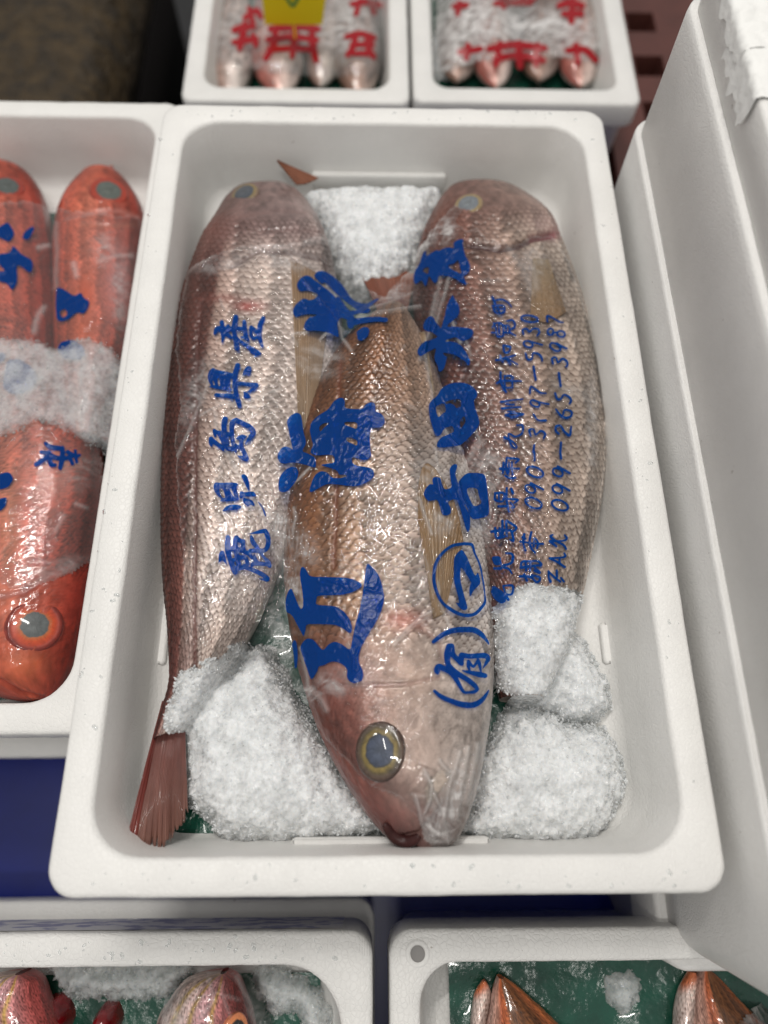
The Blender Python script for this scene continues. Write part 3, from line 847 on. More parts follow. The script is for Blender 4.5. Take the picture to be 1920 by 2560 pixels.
fm_, ffm = make_fish('snapper', 'golden pink fish lying in the centre, head and big eye at the near end', GF,
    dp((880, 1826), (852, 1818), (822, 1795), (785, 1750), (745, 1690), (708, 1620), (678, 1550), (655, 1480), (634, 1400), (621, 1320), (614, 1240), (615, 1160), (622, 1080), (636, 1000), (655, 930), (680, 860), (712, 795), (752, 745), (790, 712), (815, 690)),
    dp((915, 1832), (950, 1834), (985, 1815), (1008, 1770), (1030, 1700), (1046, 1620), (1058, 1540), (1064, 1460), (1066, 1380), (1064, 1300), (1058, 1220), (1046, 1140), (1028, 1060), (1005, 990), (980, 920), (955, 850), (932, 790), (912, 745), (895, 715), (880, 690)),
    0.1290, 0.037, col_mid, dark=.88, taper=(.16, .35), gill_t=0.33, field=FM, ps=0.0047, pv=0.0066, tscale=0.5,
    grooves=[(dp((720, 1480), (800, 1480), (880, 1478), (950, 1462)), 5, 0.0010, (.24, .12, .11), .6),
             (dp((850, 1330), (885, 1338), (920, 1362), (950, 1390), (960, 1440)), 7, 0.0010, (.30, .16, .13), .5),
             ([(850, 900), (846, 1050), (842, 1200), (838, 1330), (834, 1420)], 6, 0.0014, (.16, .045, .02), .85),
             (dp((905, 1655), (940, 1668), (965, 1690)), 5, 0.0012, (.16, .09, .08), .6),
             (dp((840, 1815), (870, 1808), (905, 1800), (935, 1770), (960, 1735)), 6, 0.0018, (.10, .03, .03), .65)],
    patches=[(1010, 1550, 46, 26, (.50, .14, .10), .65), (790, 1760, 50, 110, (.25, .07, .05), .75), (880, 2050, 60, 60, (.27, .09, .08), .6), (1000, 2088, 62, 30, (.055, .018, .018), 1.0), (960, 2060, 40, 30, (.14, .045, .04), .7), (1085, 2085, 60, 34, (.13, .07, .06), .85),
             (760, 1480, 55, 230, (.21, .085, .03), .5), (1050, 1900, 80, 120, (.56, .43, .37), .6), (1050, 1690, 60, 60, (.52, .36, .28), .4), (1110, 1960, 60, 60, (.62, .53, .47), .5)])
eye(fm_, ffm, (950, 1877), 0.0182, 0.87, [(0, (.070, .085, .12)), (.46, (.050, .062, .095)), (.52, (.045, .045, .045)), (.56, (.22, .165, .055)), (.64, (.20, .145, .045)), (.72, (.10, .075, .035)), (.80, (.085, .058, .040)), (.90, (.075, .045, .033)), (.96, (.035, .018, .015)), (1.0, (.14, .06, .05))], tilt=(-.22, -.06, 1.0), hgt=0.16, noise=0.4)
fin('pectoral_fin', fm_, dp((936, 1338), (960, 1326)), dp((902, 1120), (905, 1040), (920, 1005), (950, 1030), (985, 1100), (1000, 1170)), 0.0, 0.0015, [(.34, .235, .14), (.27, .155, .065), (.13, .07, .035)], rays=16, fld=ffm, lift=0.0008, arch=0.0012, seed=12, splat=FM)
fin('caudal_fin', fm_, dp((830, 700), (850, 690), (872, 700)), dp((688, 400), (720, 445), (770, 520), (830, 560), (900, 590)), 0.128, 0.114, [(.20, .075, .05), (.24, .085, .05), (.10, .04, .03)], rays=22, arch=0.002, seed=14, ragged=.05)
fin('caudal_fin', fm_, dp((640, 398), (662, 396), (688, 384)), dp((598, 347), (600, 346), (604, 348)), 0.128, 0.142, [(.24, .09, .05), (.20, .07, .035), (.09, .04, .03)], rays=5, arch=0.001, seed=15)
# dark lip of the upper jaw
LPX = resample(np.array([(958, 2052), (972, 2078), (996, 2100), (1022, 2108), (1044, 2098), (1050, 2082)], float), 30)
LP = ffm.on(LPX); LP = np.stack([np.convolve(np.pad(LP[:, k_], 6, mode='edge'), np.ones(13) / 13, 'valid') for k_ in range(3)], 1); LP[:, 2] = np.maximum(LP[:, 2] + .0005, 0.128)
lv = []
for i, P_ in enumerate(LP):
    r_ = 0.0012 + 0.0028 * math.sin(math.pi * min(1, (i + 1) / 31)) ** 0.7
    dd_ = LP[min(i + 1, 29)] - LP[max(i - 1, 0)]; dd_ /= np.linalg.norm(dd_); sd_ = np.cross(dd_, [0, 0, 1]); sd_ /= np.linalg.norm(sd_)
    aa_ = np.linspace(0, 2 * np.pi, 16, endpoint=False)[:, None]
    lv.append(P_ + r_ * np.cos(aa_) * sd_ + r_ * 0.9 * np.sin(aa_) * np.array([0, 0, 1.0]))
lipo = mesh('lip', np.vstack(lv), [tuple(f) for f in grid_faces(30, 16, wrap=True)] + [tuple(range(16))[::-1], tuple(range(29 * 16, 30 * 16))], plain('lip_skin', (.050, .016, .015), .35, spec=.25, noise=(200, .6)))
adopt(lipo, fm_); FM.splat(np.vstack(lv))
# the silvery jaw bone by the mouth
J = ffm.on(dp((918, 1702), (930, 1680), (950, 1664), (972, 1662), (975, 1680), (955, 1705), (935, 1730), (922, 1735)))
Jc = J.mean(0)
jv = np.vstack([J + [0, 0, .0008], [Jc + np.array([0, 0, .0042])]])
JB = mesh('jaw_bone', jv, [(i, (i + 1) % 8, 8) for i in range(8)], plain('jaw_bone', (.55, .45, .38), .2, noise=(300, .6), coat=.5))
adopt(JB, fm_)

# ------------------------------------------------------------------ crushed ice
OCT = np.array([(1, 0, 0), (-1, 0, 0), (0, 1, 0), (0, -1, 0), (0, 0, 1), (0, 0, -1), (.6, .6, .5), (-.6, .5, -.5)], float)


def grains(C, size, rng):
    """small broken pieces, one irregular eight-faced splinter per centre"""
    n = len(C)
    base = np.array([(1, 0, 0), (-1, 0, 0), (0, 1, 0), (0, -1, 0), (0, 0, 1), (0, 0, -1)], float)
    f = np.array([(0, 2, 4), (2, 1, 4), (1, 3, 4), (3, 0, 4), (2, 0, 5), (1, 2, 5), (3, 1, 5), (0, 3, 5)])
    V = base[None] * (1 + 0.7 * (rng.random((n, 6, 1)) - .5)) + 0.35 * (rng.random((n, 6, 3)) - .5)
    q = rng.normal(size=(n, 4)); q /= np.linalg.norm(q, axis=1)[:, None]
    w_, x, y, z = q.T
    Rm = np.stack([1 - 2 * (y * y + z * z), 2 * (x * y - w_ * z), 2 * (x * z + w_ * y), 2 * (x * y + w_ * z), 1 - 2 * (x * x + z * z), 2 * (y * z - w_ * x), 2 * (x * z - w_ * y), 2 * (y * z + w_ * x), 1 - 2 * (x * x + y * y)], 1).reshape(n, 3, 3)
    V = np.einsum('nij,nkj->nki', Rm, V * np.array([1.35, 0.9, 0.75])) * (size * (0.45 + 0.9 * rng.random(n) ** 1.6))[:, None, None] + C[:, None]
    F = f[None] + (np.arange(n) * 6)[:, None, None]
    return V.reshape(-1, 3), F.reshape(-1, 3)


def ice_mound(poly, zplane, zbase, height, label, field, mat=None, seed=0, ngr=3800, lam=0.012, gsize=0.0021, cat='ice', group='heaps of crushed ice', step=0.0011, over=None, lump=0.012, grow=0.003):
    rng = np.random.default_rng(seed)
    pw = chaikin(at(poly, zplane)[:, :2], 1)
    x0, y0 = pw.min(0) - .009; x1, y1 = pw.max(0) + .009
    X, Y = np.meshgrid(np.arange(x0, x1, step), np.arange(y0, y1, step))
    sd = -poly_sdf(X, Y, pw) + grow + 0.0035 * (fbm(X * 200, Y * 200, seed, 3) - .5) * 2
    ground = np.full(X.shape, zbase)
    if over is not None:
        ground = np.maximum(ground, over.get(X, Y))
    dome = np.maximum(sd, 0)
    Z = zbase + height * (1 - np.exp(-dome / lam)) + lump * (fbm(X * 28, Y * 28, seed + 1, 3) - .5) * smoothstep(0, .02, sd)
    if over is not None:
        G = ground + 0.0035 * (1 - np.exp(-dome / 0.006)) + 0.003 * (fbm(X * 60, Y * 60, seed + 2, 2) - .5); kk = .007
        Zs = np.maximum(Z, G) + kk * np.log1p(np.exp(-np.abs(Z - G) / kk))
        wgt = smoothstep(0, .012, sd); Z = np.maximum(Z, G) * (1 - wgt) + Zs * wgt
    f1, f2, hid = worley(X * 330, Y * 330, seed); g1, g2, hid2 = worley(X * 640, Y * 640, seed + 9)
    w1, w2, wh = worley(X * 105 + .6 * fbm(X * 150, Y * 150, seed, 2), Y * 105, seed + 4)
    Z = Z + (0.0014 * (wh - .5) + 0.0020 * (.5 - w1)) * smoothstep(0, .006, sd)
    Z = Z + 0.0010 * (0.55 - f1) + 0.0005 * (hid - .5) + 0.0006 * (0.5 - g1) + 0.0003 * (hid2 - .5)
    keep_v = sd > -0.0004
    keep = keep_v[:-1, :-1] & keep_v[1:, :-1] & keep_v[1:, 1:] & keep_v[:-1, 1:]
    V = np.stack([X, Y, Z], -1).reshape(-1, 3)
    F = grid_faces(*X.shape, keep=keep)
    # grains: more of them along the edge
    cand = np.argwhere(sd > 0.0003); ngr = int(ngr * .30); gsize *= .52; pr = 0.07 + 2.6 * np.exp(-sd[sd > 0.0003] / 0.006); pr /= pr.sum()
    pick = cand[rng.choice(len(cand), ngr, p=pr)]
    gx_ = X[pick[:, 0], pick[:, 1]] + (rng.random(ngr) - .5) * step; gy_ = Y[pick[:, 0], pick[:, 1]] + (rng.random(ngr) - .5) * step
    d_ = sd[pick[:, 0], pick[:, 1]]
    gz_ = Z[pick[:, 0], pick[:, 1]] + (rng.random(ngr) - .7) * 0.0012
    drop = rng.random(ngr) < np.exp(-d_ / 0.003) * .75
    low = np.maximum(zbase, ground[pick[:, 0], pick[:, 1]]) + .001
    gz_ = np.where(drop, low + (gz_ - low) * rng.random(ngr), gz_)
    GV, GF_ = grains(np.stack([gx_, gy_, gz_], 1), gsize, rng)
    Vc, Fc, at2 = compact(V, F, {'thin': np.exp(-np.maximum(sd, 0) / 0.0045).reshape(-1)})
    nV = len(Vc)
    o = mesh('crushed_ice', Vc, Fc, mat or ICE, attrs={'thin': at2['thin']})
    ch = mesh('ice_chips', GV, GF_, GRAIN if mat in (None, ICE) else mat, o, smooth=False, attrs={'thin': np.full(len(GV), .35)})
    ch['kind'] = 'stuff'
    tag(o, label, cat, group)
    if field is not None:
        field.splat(Vc)
    return o


def c7(*p): return [(300 + x / 2.37, 1500 + y / 2.37) for x, y in p]
def c8(*p): return [(900 + x / 2.074, 1500 + y / 2.074) for x, y in p]


ice_film_obs = Field(-0.20, -0.31, 0.20, 0.31, 0.0015, ZF)
ice_film_obs.h[:] = FM.h
ice_mound(c7((830, 235), (880, 270), (930, 370), (960, 480), (1020, 580), (1100, 660), (1140, 750), (1200, 840), (1260, 920), (1330, 1030), (1420, 1130), (1490, 1240), (1560, 1360), (1480, 1390), (1300, 1425), (1150, 1440), (1000, 1445), (850, 1455), (680, 1450), (600, 1420), (540, 1370), (480, 1290), (400, 1240), (350, 1160), (350, 1050), (365, 950), (340, 850), (335, 740), (340, 630), (400, 560), (400, 490), (460, 480), (540, 440), (640, 380), (740, 280)),
          0.128, 0.104, 0.036, 'big heap of white crushed ice between the tail at left and the big eyed head', None, seed=41, ngr=6500, over=ffl)
ice_mound(dp((642, 392), (700, 383), (770, 383), (860, 383), (955, 384), (963, 410), (935, 460), (905, 530), (880, 575), (845, 592), (820, 600), (795, 622), (765, 600), (742, 575), (722, 540), (705, 490), (680, 440)),
          0.130, 0.104, 0.034, 'crushed ice between the two heads at the far end of the middle box', None, seed=42, ngr=3200)
ice_mound(c8((700, 60), (740, 15), (800, -10), (900, -8), (1000, 0), (1100, -4), (1130, 10), (1150, 120), (1200, 180), (1250, 260), (1280, 330), (1340, 400), (1355, 520), (1310, 590), (1200, 622), (1100, 606), (1050, 570), (980, 555), (900, 560), (830, 535), (750, 480), (695, 420), (690, 300), (700, 200)),
          0.130, 0.102, 0.030, 'heap of crushed ice over the tail of the right hand fish', None, seed=43, ngr=4200, over=ffr)
ice_mound(c8((820, 535), (900, 535), (1010, 562), (1100, 625), (1180, 636), (1300, 645), (1370, 720), (1410, 800), (1420, 950), (1400, 1070), (1340, 1180), (1230, 1270), (1080, 1270), (980, 1285), (850, 1280), (700, 1260), (600, 1255), (530, 1200), (560, 1120), (600, 1040), (580, 960), (600, 880), (650, 780), (700, 700), (760, 620)),
          0.132, 0.102, 0.036, 'rounded heap of white crushed ice in the near right corner', None, seed=44, ngr=5200)

# ------------------------------------------------------------------ wet green sheet on the floor
def sheet(name, x0, x1, y0, y1, z, label, step=0.004, amp=0.004, seed=1, cat='liner'):
    X, Y = np.meshgrid(np.arange(x0, x1, step), np.arange(y0, y1, step))
    Z = z + amp * fbm(X * 35, Y * 35, seed, 4)
    o = mesh(name, np.stack([X, Y, Z], -1).reshape(-1, 3), grid_faces(*X.shape), GREEN)
    return tag(o, label, cat)


sheet('green_liner', -0.150, 0.112, -0.2745, 0.25, ZF + 0.0015, 'dark green wet liner sheet on the floor of the middle box', seed=2)


# ------------------------------------------------------------------ clear film
def drape(obs, it=500, lift=0.0012):
    h = obs.h + lift; o = h.copy()
    for _ in range(it):
        a = h.copy(); a[1:-1, 1:-1] = 0.25 * (h[:-2, 1:-1] + h[2:, 1:-1] + h[1:-1, :-2] + h[1:-1, 2:])
        h = np.maximum(o, a)
    # soften the points where it rests
    for _ in range(3):
        a = h.copy(); a[1:-1, 1:-1] = (h[1:-1, 1:-1] + h[:-2, 1:-1] + h[2:, 1:-1] + h[1:-1, :-2] + h[1:-1, 2:]) / 5; h = np.maximum(a, o - .0002)
    f = Field(obs.x0, obs.y0, obs.x0 + 1, obs.y0 + 1, obs.st, 0); f.nx, f.ny = obs.nx, obs.ny; f.h = h
    return f


def film_sheet(name, label, fld, poly_px, creases, hazes, step, mat, cat='film', group=None, seed=0, wr=0.0006):
    """poly_px: outline in photograph pixels; creases: (pixels, width px, height m, haze)"""
    pw = fld.on(poly_px); x0, y0 = pw[:, :2].min(0) - .004; x1, y1 = pw[:, :2].max(0) + .004
    X, Y = np.meshgrid(np.arange(x0, x1, step), np.arange(y0, y1, step))
    Z = fld.get(X, Y)
    px = to_px(np.stack([X, Y, Z], -1)); PX, PY = px[..., 0], px[..., 1]
    sd = poly_sdf(PX, PY, np.asarray(poly_px, float)) + 10 * (fbm(X * 130, Y * 130, seed, 2) - .5)
    haze = np.zeros_like(X); dz = np.zeros_like(X)
    rg = 1 - np.abs(2 * fbm(X * 55 + Y * 20, Y * 45 - X * 25, seed + 3, 3) - 1)
    rg2 = 1 - np.abs(2 * fbm(X * 90 - Y * 40, Y * 60 + X * 45, seed + 7, 3) - 1)
    dz += wr * (np.clip(rg, .86, 1) - .86) / .14 + wr * .7 * (np.clip(rg2, .88, 1) - .88) / .12
    for pts, wpx, h, hz in creases:
        pts = np.asarray(pts, float)
        bb = (PX > pts[:, 0].min() - 6 * wpx) & (PX < pts[:, 0].max() + 6 * wpx) & (PY > pts[:, 1].min() - 6 * wpx) & (PY < pts[:, 1].max() + 6 * wpx)
        d = line_dist(PX[bb] + 6 * (fbm(X[bb] * 150, Y[bb] * 150, seed + 5, 2) - .5), PY[bb], pts)
        g = np.exp(-(d / wpx) ** 2); dz[bb] += h * g
        haze[bb] = np.maximum(haze[bb], .42 * hz * np.exp(-(d / (wpx * 1.2)) ** 2))
    for (x, y, rx, ry, ang, a) in hazes:
        c, s_ = math.cos(math.radians(ang)), math.sin(math.radians(ang))
        ux = ((PX - x) * c + (PY - y) * s_) / rx; uy = (-(PX - x) * s_ + (PY - y) * c) / ry
        st1_ = 1 - np.abs(2 * fbm(X * 120 + 40 * fbm(X * 20, Y * 20, seed, 2), Y * 70 + X * 30, seed + 9, 3) - 1)
        st2_ = 1 - np.abs(2 * fbm(X * 60 - Y * 60, Y * 130 + X * 60, seed + 12, 3) - 1)
        g = np.exp(-(ux ** 2 + uy ** 2) ** 1.3) * (0.28 + 1.1 * np.clip((st1_ - .72) / .28, 0, 1) + 1.0 * np.clip((st2_ - .76) / .24, 0, 1))
        haze = np.maximum(haze, .62 * a * g)
    Z = Z + dz
    keep_v = sd < 0
    keep = keep_v[:-1, :-1] & keep_v[1:, :-1] & keep_v[1:, 1:] & keep_v[:-1, 1:]
    haze = np.maximum(haze, 0.2 * np.exp(-(np.minimum(sd, 0) / 3) ** 2))
    V, F, at_ = compact(np.stack([X, Y, Z], -1).reshape(-1, 3), grid_faces(*X.shape, keep=keep), {'haze': np.clip(haze, 0, .9).reshape(-1)})
    o = mesh(name, V, F, mat, attrs=at_)
    tag(o, label, cat, group)
    g = Field(x0, y0, x0 + 1, y0 + 1, step, 0); g.ny, g.nx = X.shape; g.h = Z
    return o, g


FILMF = drape(ice_film_obs, 900)
film_poly = dp((403, 590), (425, 572), (450, 560), (478, 545), (520, 532), (570, 532), (620, 530), (665, 520), (705, 508), (722, 540), (742, 585), (768, 606), (800, 630), (830, 640), (850, 615), (885, 585), (902, 540), (925, 505), (955, 470), (985, 440), (1000, 452), (985, 480), (1010, 500), (1030, 492), (1060, 520), (1110, 528), (1150, 512), (1192, 508),
               (1225, 560), (1250, 620), (1275, 700), (1298, 800), (1308, 900), (1308, 1000), (1296, 1090), (1275, 1200), (1255, 1290), (1200, 1306), (1130, 1300), (1085, 1312), (1072, 1380), (1068, 1480), (1060, 1580), (1044, 1680), (1020, 1770), (995, 1822), (945, 1838), (915, 1815), (898, 1765), (862, 1722), (800, 1700), (745, 1640), (705, 1600), (668, 1540), (645, 1500), (628, 1490), (600, 1430), (578, 1398), (540, 1420), (480, 1450), (430, 1380), (400, 1250), (385, 1100), (378, 960), (390, 860), (380, 760), (388, 680))
CR = [([(470, 672), (510, 655), (548, 622), (575, 614), (620, 612), (665, 620), (720, 612), (765, 598), (815, 588)], 6, .0016, .55),
      ([(640, 628), (700, 618), (760, 606), (830, 600)], 8, .001, .35),
      ([(505, 1000), (480, 1060), (440, 1150)], 4, .0012, .5), ([(505, 1000), (522, 950), (533, 918)], 3, .0012, .6), ([(500, 1040), (540, 1018), (620, 1003), (700, 972)], 2.5, .0010, .6),
      ([(540, 1008), (600, 1012), (640, 1020)], 2.5, .0008, .45), ([(535, 1022), (541, 1070), (546, 1085)], 3, .0009, .6),
      ([(560, 1120), (580, 1150), (592, 1185), (610, 1205), (640, 1260), (660, 1300), (672, 1330)], 4, .0014, .55), ([(606, 1190), (625, 1230)], 3, .001, .5),
      ([(855, 845), (845, 800), (842, 780)], 3, .0010, .5), ([(858, 850), (880, 880)], 3, .0012, .6), ([(890, 800), (940, 785), (990, 775), (1050, 768)], 4, .0022, .5), ([(890, 795), (930, 770), (985, 755), (1030, 735)], 3.5, .0020, .45),
      ([(862, 835), (830, 790), (800, 750), (770, 715), (748, 690)], 3, .0013, .3), ([(735, 835), (765, 832)], 3, .0012, .7), ([(732, 840), (742, 862)], 4, .001, .5), ([(800, 850), (815, 835), (830, 832)], 3, .0012, .7),
      ([(1090, 735), (1078, 790), (1062, 880), (1075, 960), (1085, 1020)], 4, .0022, .45), ([(1125, 690), (1110, 740), (1092, 800), (1085, 830)], 4, .002, .5), ([(1100, 690), (1092, 760), (1070, 850), (1050, 900)], 5, .0016, .35),
      ([(1130, 800), (1140, 830), (1150, 858)], 3.5, .0014, .7), ([(1160, 845), (1170, 868), (1178, 890)], 3, .001, .45), ([(1105, 1068), (1125, 1095), (1152, 1122)], 3, .0014, .75), ([(1190, 1075), (1197, 1110), (1198, 1140)], 3, .0014, .6),
      ([(1088, 1125), (1098, 1180), (1110, 1240)], 3, .0016, .6), ([(1048, 1245), (1062, 1285), (1078, 1335)], 3.5, .0014, .75), ([(1145, 1185), (1180, 1140), (1200, 1105)], 7, .0014, .5), ([(1150, 1190), (1190, 1160)], 3, .001, .4),
      ([(1145, 1200), (1155, 1240), (1172, 1275)], 3, .0014, .4), ([(1215, 1165), (1225, 1220), (1228, 1260), (1222, 1320)], 3, .0012, .45), ([(1232, 1240), (1240, 1270), (1236, 1300)], 2.5, .001, .5),
      ([(1272, 625), (1290, 650), (1306, 672), (1318, 700), (1330, 735)], 7, .0016, .35), ([(1318, 640), (1335, 680), (1340, 720)], 9, .0014, .4), ([(1200, 700), (1235, 705), (1265, 695)], 3, .0008, .3),
      ([(985, 1612), (1020, 1570), (1060, 1538), (1080, 1528)], 3, .0012, .65), ([(1000, 1600), (1035, 1565), (1070, 1545)], 2.5, .001, .5), ([(1095, 1455), (1102, 1510), (1118, 1555), (1125, 1580)], 2.5, .001, .6), ([(1060, 1390), (1075, 1440), (1085, 1480)], 2.5, .0009, .4),
      ([(1062, 1925), (1078, 1960), (1075, 2000), (1060, 2035)], 4, .0026, .8), ([(1085, 1985), (1108, 2040), (1118, 2105)], 4, .0032, .9), ([(1150, 1880), (1128, 1950), (1112, 2020), (1092, 2090)], 6, .0034, .7), ([(1170, 1870), (1155, 1960), (1140, 2050)], 6, .003, .6), ([(1195, 1860), (1180, 1940), (1165, 2010)], 5, .0026, .6), ([(1040, 1990), (1052, 2050), (1075, 2100)], 4, .0026, .7), ([(1100, 1900), (1118, 1925), (1135, 1935)], 4, .0024, .7),
      ([(1060, 1935), (1090, 1985)], 3, .001, .6), ([(1075, 2070), (1120, 2110)], 5, .0016, .45), ([(1030, 1985), (1062, 1992)], 2.5, .001, .5), ([(965, 2095), (1000, 2110), (1060, 2108)], 3, .0012, .4),
      ([(715, 1742), (745, 1722), (775, 1728), (800, 1745), (815, 1775)], 6, .0014, .5), ([(752, 1620), (762, 1670), (772, 1720)], 4, .0012, .55), ([(870, 1610), (885, 1650), (885, 1675)], 3, .001, .6),
      ([(818, 1450), (850, 1460), (865, 1470)], 2.5, .0008, .7), ([(815, 1470), (830, 1495)], 2, .0008, .4), ([(835, 1520), (860, 1555), (874, 1582)], 2.5, .0008, .6), ([(880, 1680), (884, 1650), (900, 1620)], 2.5, .0009, .6),
      ([(650, 1330), (690, 1380), (712, 1425)], 8, .0012, .4), ([(735, 1270), (740, 1300), (730, 1340)], 3, .0012, .7), ([(720, 1395), (770, 1430)], 3, .0008, .3),
      ([(905, 1140), (915, 1150), (916, 1160)], 2, .0006, .4), ([(732, 1210), (755, 1190), (776, 1168)], 2.5, .001, .75), ([(853, 1105), (850, 1135), (843, 1160)], 2, .0008, .6), ([(500, 1320), (530, 1420), (560, 1480)], 3, .0008, .25)]
for k in range(70):  # short random creases, their sparkle whitened into the film colour
    a = random.uniform(0, 6.28); x, y = random.uniform(470, 1460), random.uniform(700, 1960); l = random.uniform(10, 32)
    CR.append(([(x, y), (x + l * math.cos(a), y + l * math.sin(a))], random.uniform(1.8, 2.8), random.uniform(.0004, .0010), random.uniform(.15, .5)))
HZ = [(1070, 585, 24, 70, 35, .55), (1120, 570, 22, 34, 20, .5), (1020, 650, 34, 60, 45, .42), (985, 730, 40, 30, 0, .3), (700, 1320, 30, 60, -25, .45), (740, 1480, 36, 100, -12, .30), (700, 1600, 26, 110, -12, .28), (760, 1370, 30, 50, -30, .3),  # patches of white sheen put into the film's diffuse colour
      (1210, 1190, 40, 60, 20, .38), (1200, 1330, 36, 60, 0, .30), (1075, 1180, 40, 40, 0, .25), (800, 900, 50, 40, 0, .30), (1125, 2000, 40, 110, 12, .55), (1090, 2075, 40, 44, 0, .55), (830, 1715, 40, 22, 25, .35), (780, 1735, 34, 18, 30, .4),
      (560, 660, 60, 22, -10, .25), (720, 650, 70, 30, 0, .30), (840, 720, 50, 30, 30, .28), (490, 980, 30, 90, 20, .22), (1330, 660, 30, 50, 0, .28), (1000, 1480, 50, 40, -40, .18), (870, 1690, 80, 30, 0, .16), (1110, 1300, 30, 40, 0, .3),
      (1480, 1060, 14, 120, 0, .35), (1440, 980, 60, 16, 20, .28), (600, 1480, 60, 50, 0, .15)]
film, FS = film_sheet('plastic_film', 'clear wrinkled plastic film with big blue brush lettering over the three pinkish fish', FILMF, film_poly, CR, HZ, 0.0009, FILM, seed=60)


# ------------------------------------------------------------------ lettering: brush strokes become thin ink layers on the film
def strokes(off, sc, spec):
    """spec text -> [('s', pts(x,y,w)), ('p', poly), ('h', hole)] in photograph pixels"""
    out = []
    for line in spec.strip().split('\n'):
        line = line.strip()
        if not line: continue
        kind, rest = line[0], line[1:]
        if kind == 'e':
            cx, cy, a, b, ang, w_ = map(float, rest.replace(',', ' ').split())
            th = np.linspace(0, 2 * np.pi, 25); c, s_ = math.cos(math.radians(ang)), math.sin(math.radians(ang))
            pts = np.stack([cx + a * np.cos(th) * c - b * np.sin(th) * s_, cy + a * np.cos(th) * s_ + b * np.sin(th) * c, np.full(25, w_)], 1)
            pts[:, :2] = pts[:, :2] / sc + off; pts[:, 2] /= sc; out.append(('s', pts)); continue
        pts = np.array([[float(q) for q in p.split(',')] for p in rest.split()])
        pts[:, :2] = pts[:, :2] / sc + off
        if kind == 's':
            pts[:, 2] /= sc
            if len(pts) > 2: pts = resample(pts, len(pts) * 5)
        else:
            pts = chaikin(pts, 2)
        out.append((kind, pts))
    return out


def ink(name, spec, fld, mat, parent, step=0.0005, lift=0.0004, rough=0.45, grow=0.0):
    allp = np.vstack([p[:, :2] for k, p in spec]); lo = allp.min(0) - 14; hi = allp.max(0) + 14
    cw = fld.on([(lo[0], lo[1]), (hi[0], lo[1]), (lo[0], hi[1]), (hi[0], hi[1])])
    x0, y0 = cw[:, :2].min(0) - .004; x1, y1 = cw[:, :2].max(0) + .004
    X, Y = np.meshgrid(np.arange(x0, x1, step), np.arange(y0, y1, step))
    Z = fld.get(X, Y) + lift
    px = to_px(np.stack([X, Y, Z], -1)); PX, PY = px[..., 0], px[..., 1]
    d = np.full(X.shape, 1e9)
    for k, p in spec:
        if k == 's':
            if len(p) == 1: continue
            for a, b in zip(p[:-1], p[1:]):
                dd, t = seg_dist(PX, PY, a, b); d = np.minimum(d, dd - 0.5 * (a[2] + (b[2] - a[2]) * t))
        elif k == 'p':
            d = np.minimum(d, poly_sdf(PX, PY, p))
        else:
            d = np.maximum(d, -poly_sdf(PX, PY, p))
    d = d + rough * (fbm(PX * .12, PY * .12, 5, 2) - .5) * 2 - grow
    # marching squares
    ny, nx = X.shape
    ins = d < 0
    P = np.stack([X, Y, Z], -1).reshape(-1, 3); dv = d.reshape(-1)
    cnt = ins[:-1, :-1].astype(int) + ins[1:, :-1] + ins[1:, 1:] + ins[:-1, 1:]
    full = grid_faces(ny, nx, keep=cnt == 4)
    V = [P]; faces = [tuple(f) for f in full]; extra = []; base = len(P)
    ekey = {}

    def cut(a, b):
        key = (a, b) if a < b else (b, a)
        if key not in ekey:
            t = dv[a] / (dv[a] - dv[b]); ekey[key] = base + len(extra); extra.append(P[a] + (P[b] - P[a]) * t)
        return ekey[key]
    for q in grid_faces(ny, nx, keep=(cnt > 0) & (cnt < 4)):
        f = []
        for i in range(4):
            a, b = int(q[i]), int(q[(i + 1) % 4])
            if dv[a] < 0: f.append(a)
            if (dv[a] < 0) != (dv[b] < 0): f.append(cut(a, b))
        if len(f) >= 3: faces.append(tuple(f))
    Vall = np.vstack([P, np.array(extra)]) if extra else P
    if not faces: return None
    used = sorted({i for f in faces for i in f}); m = {v: k for k, v in enumerate(used)}
    return mesh(name, Vall[used], [tuple(m[i] for i in f) for f in faces], mat, parent)


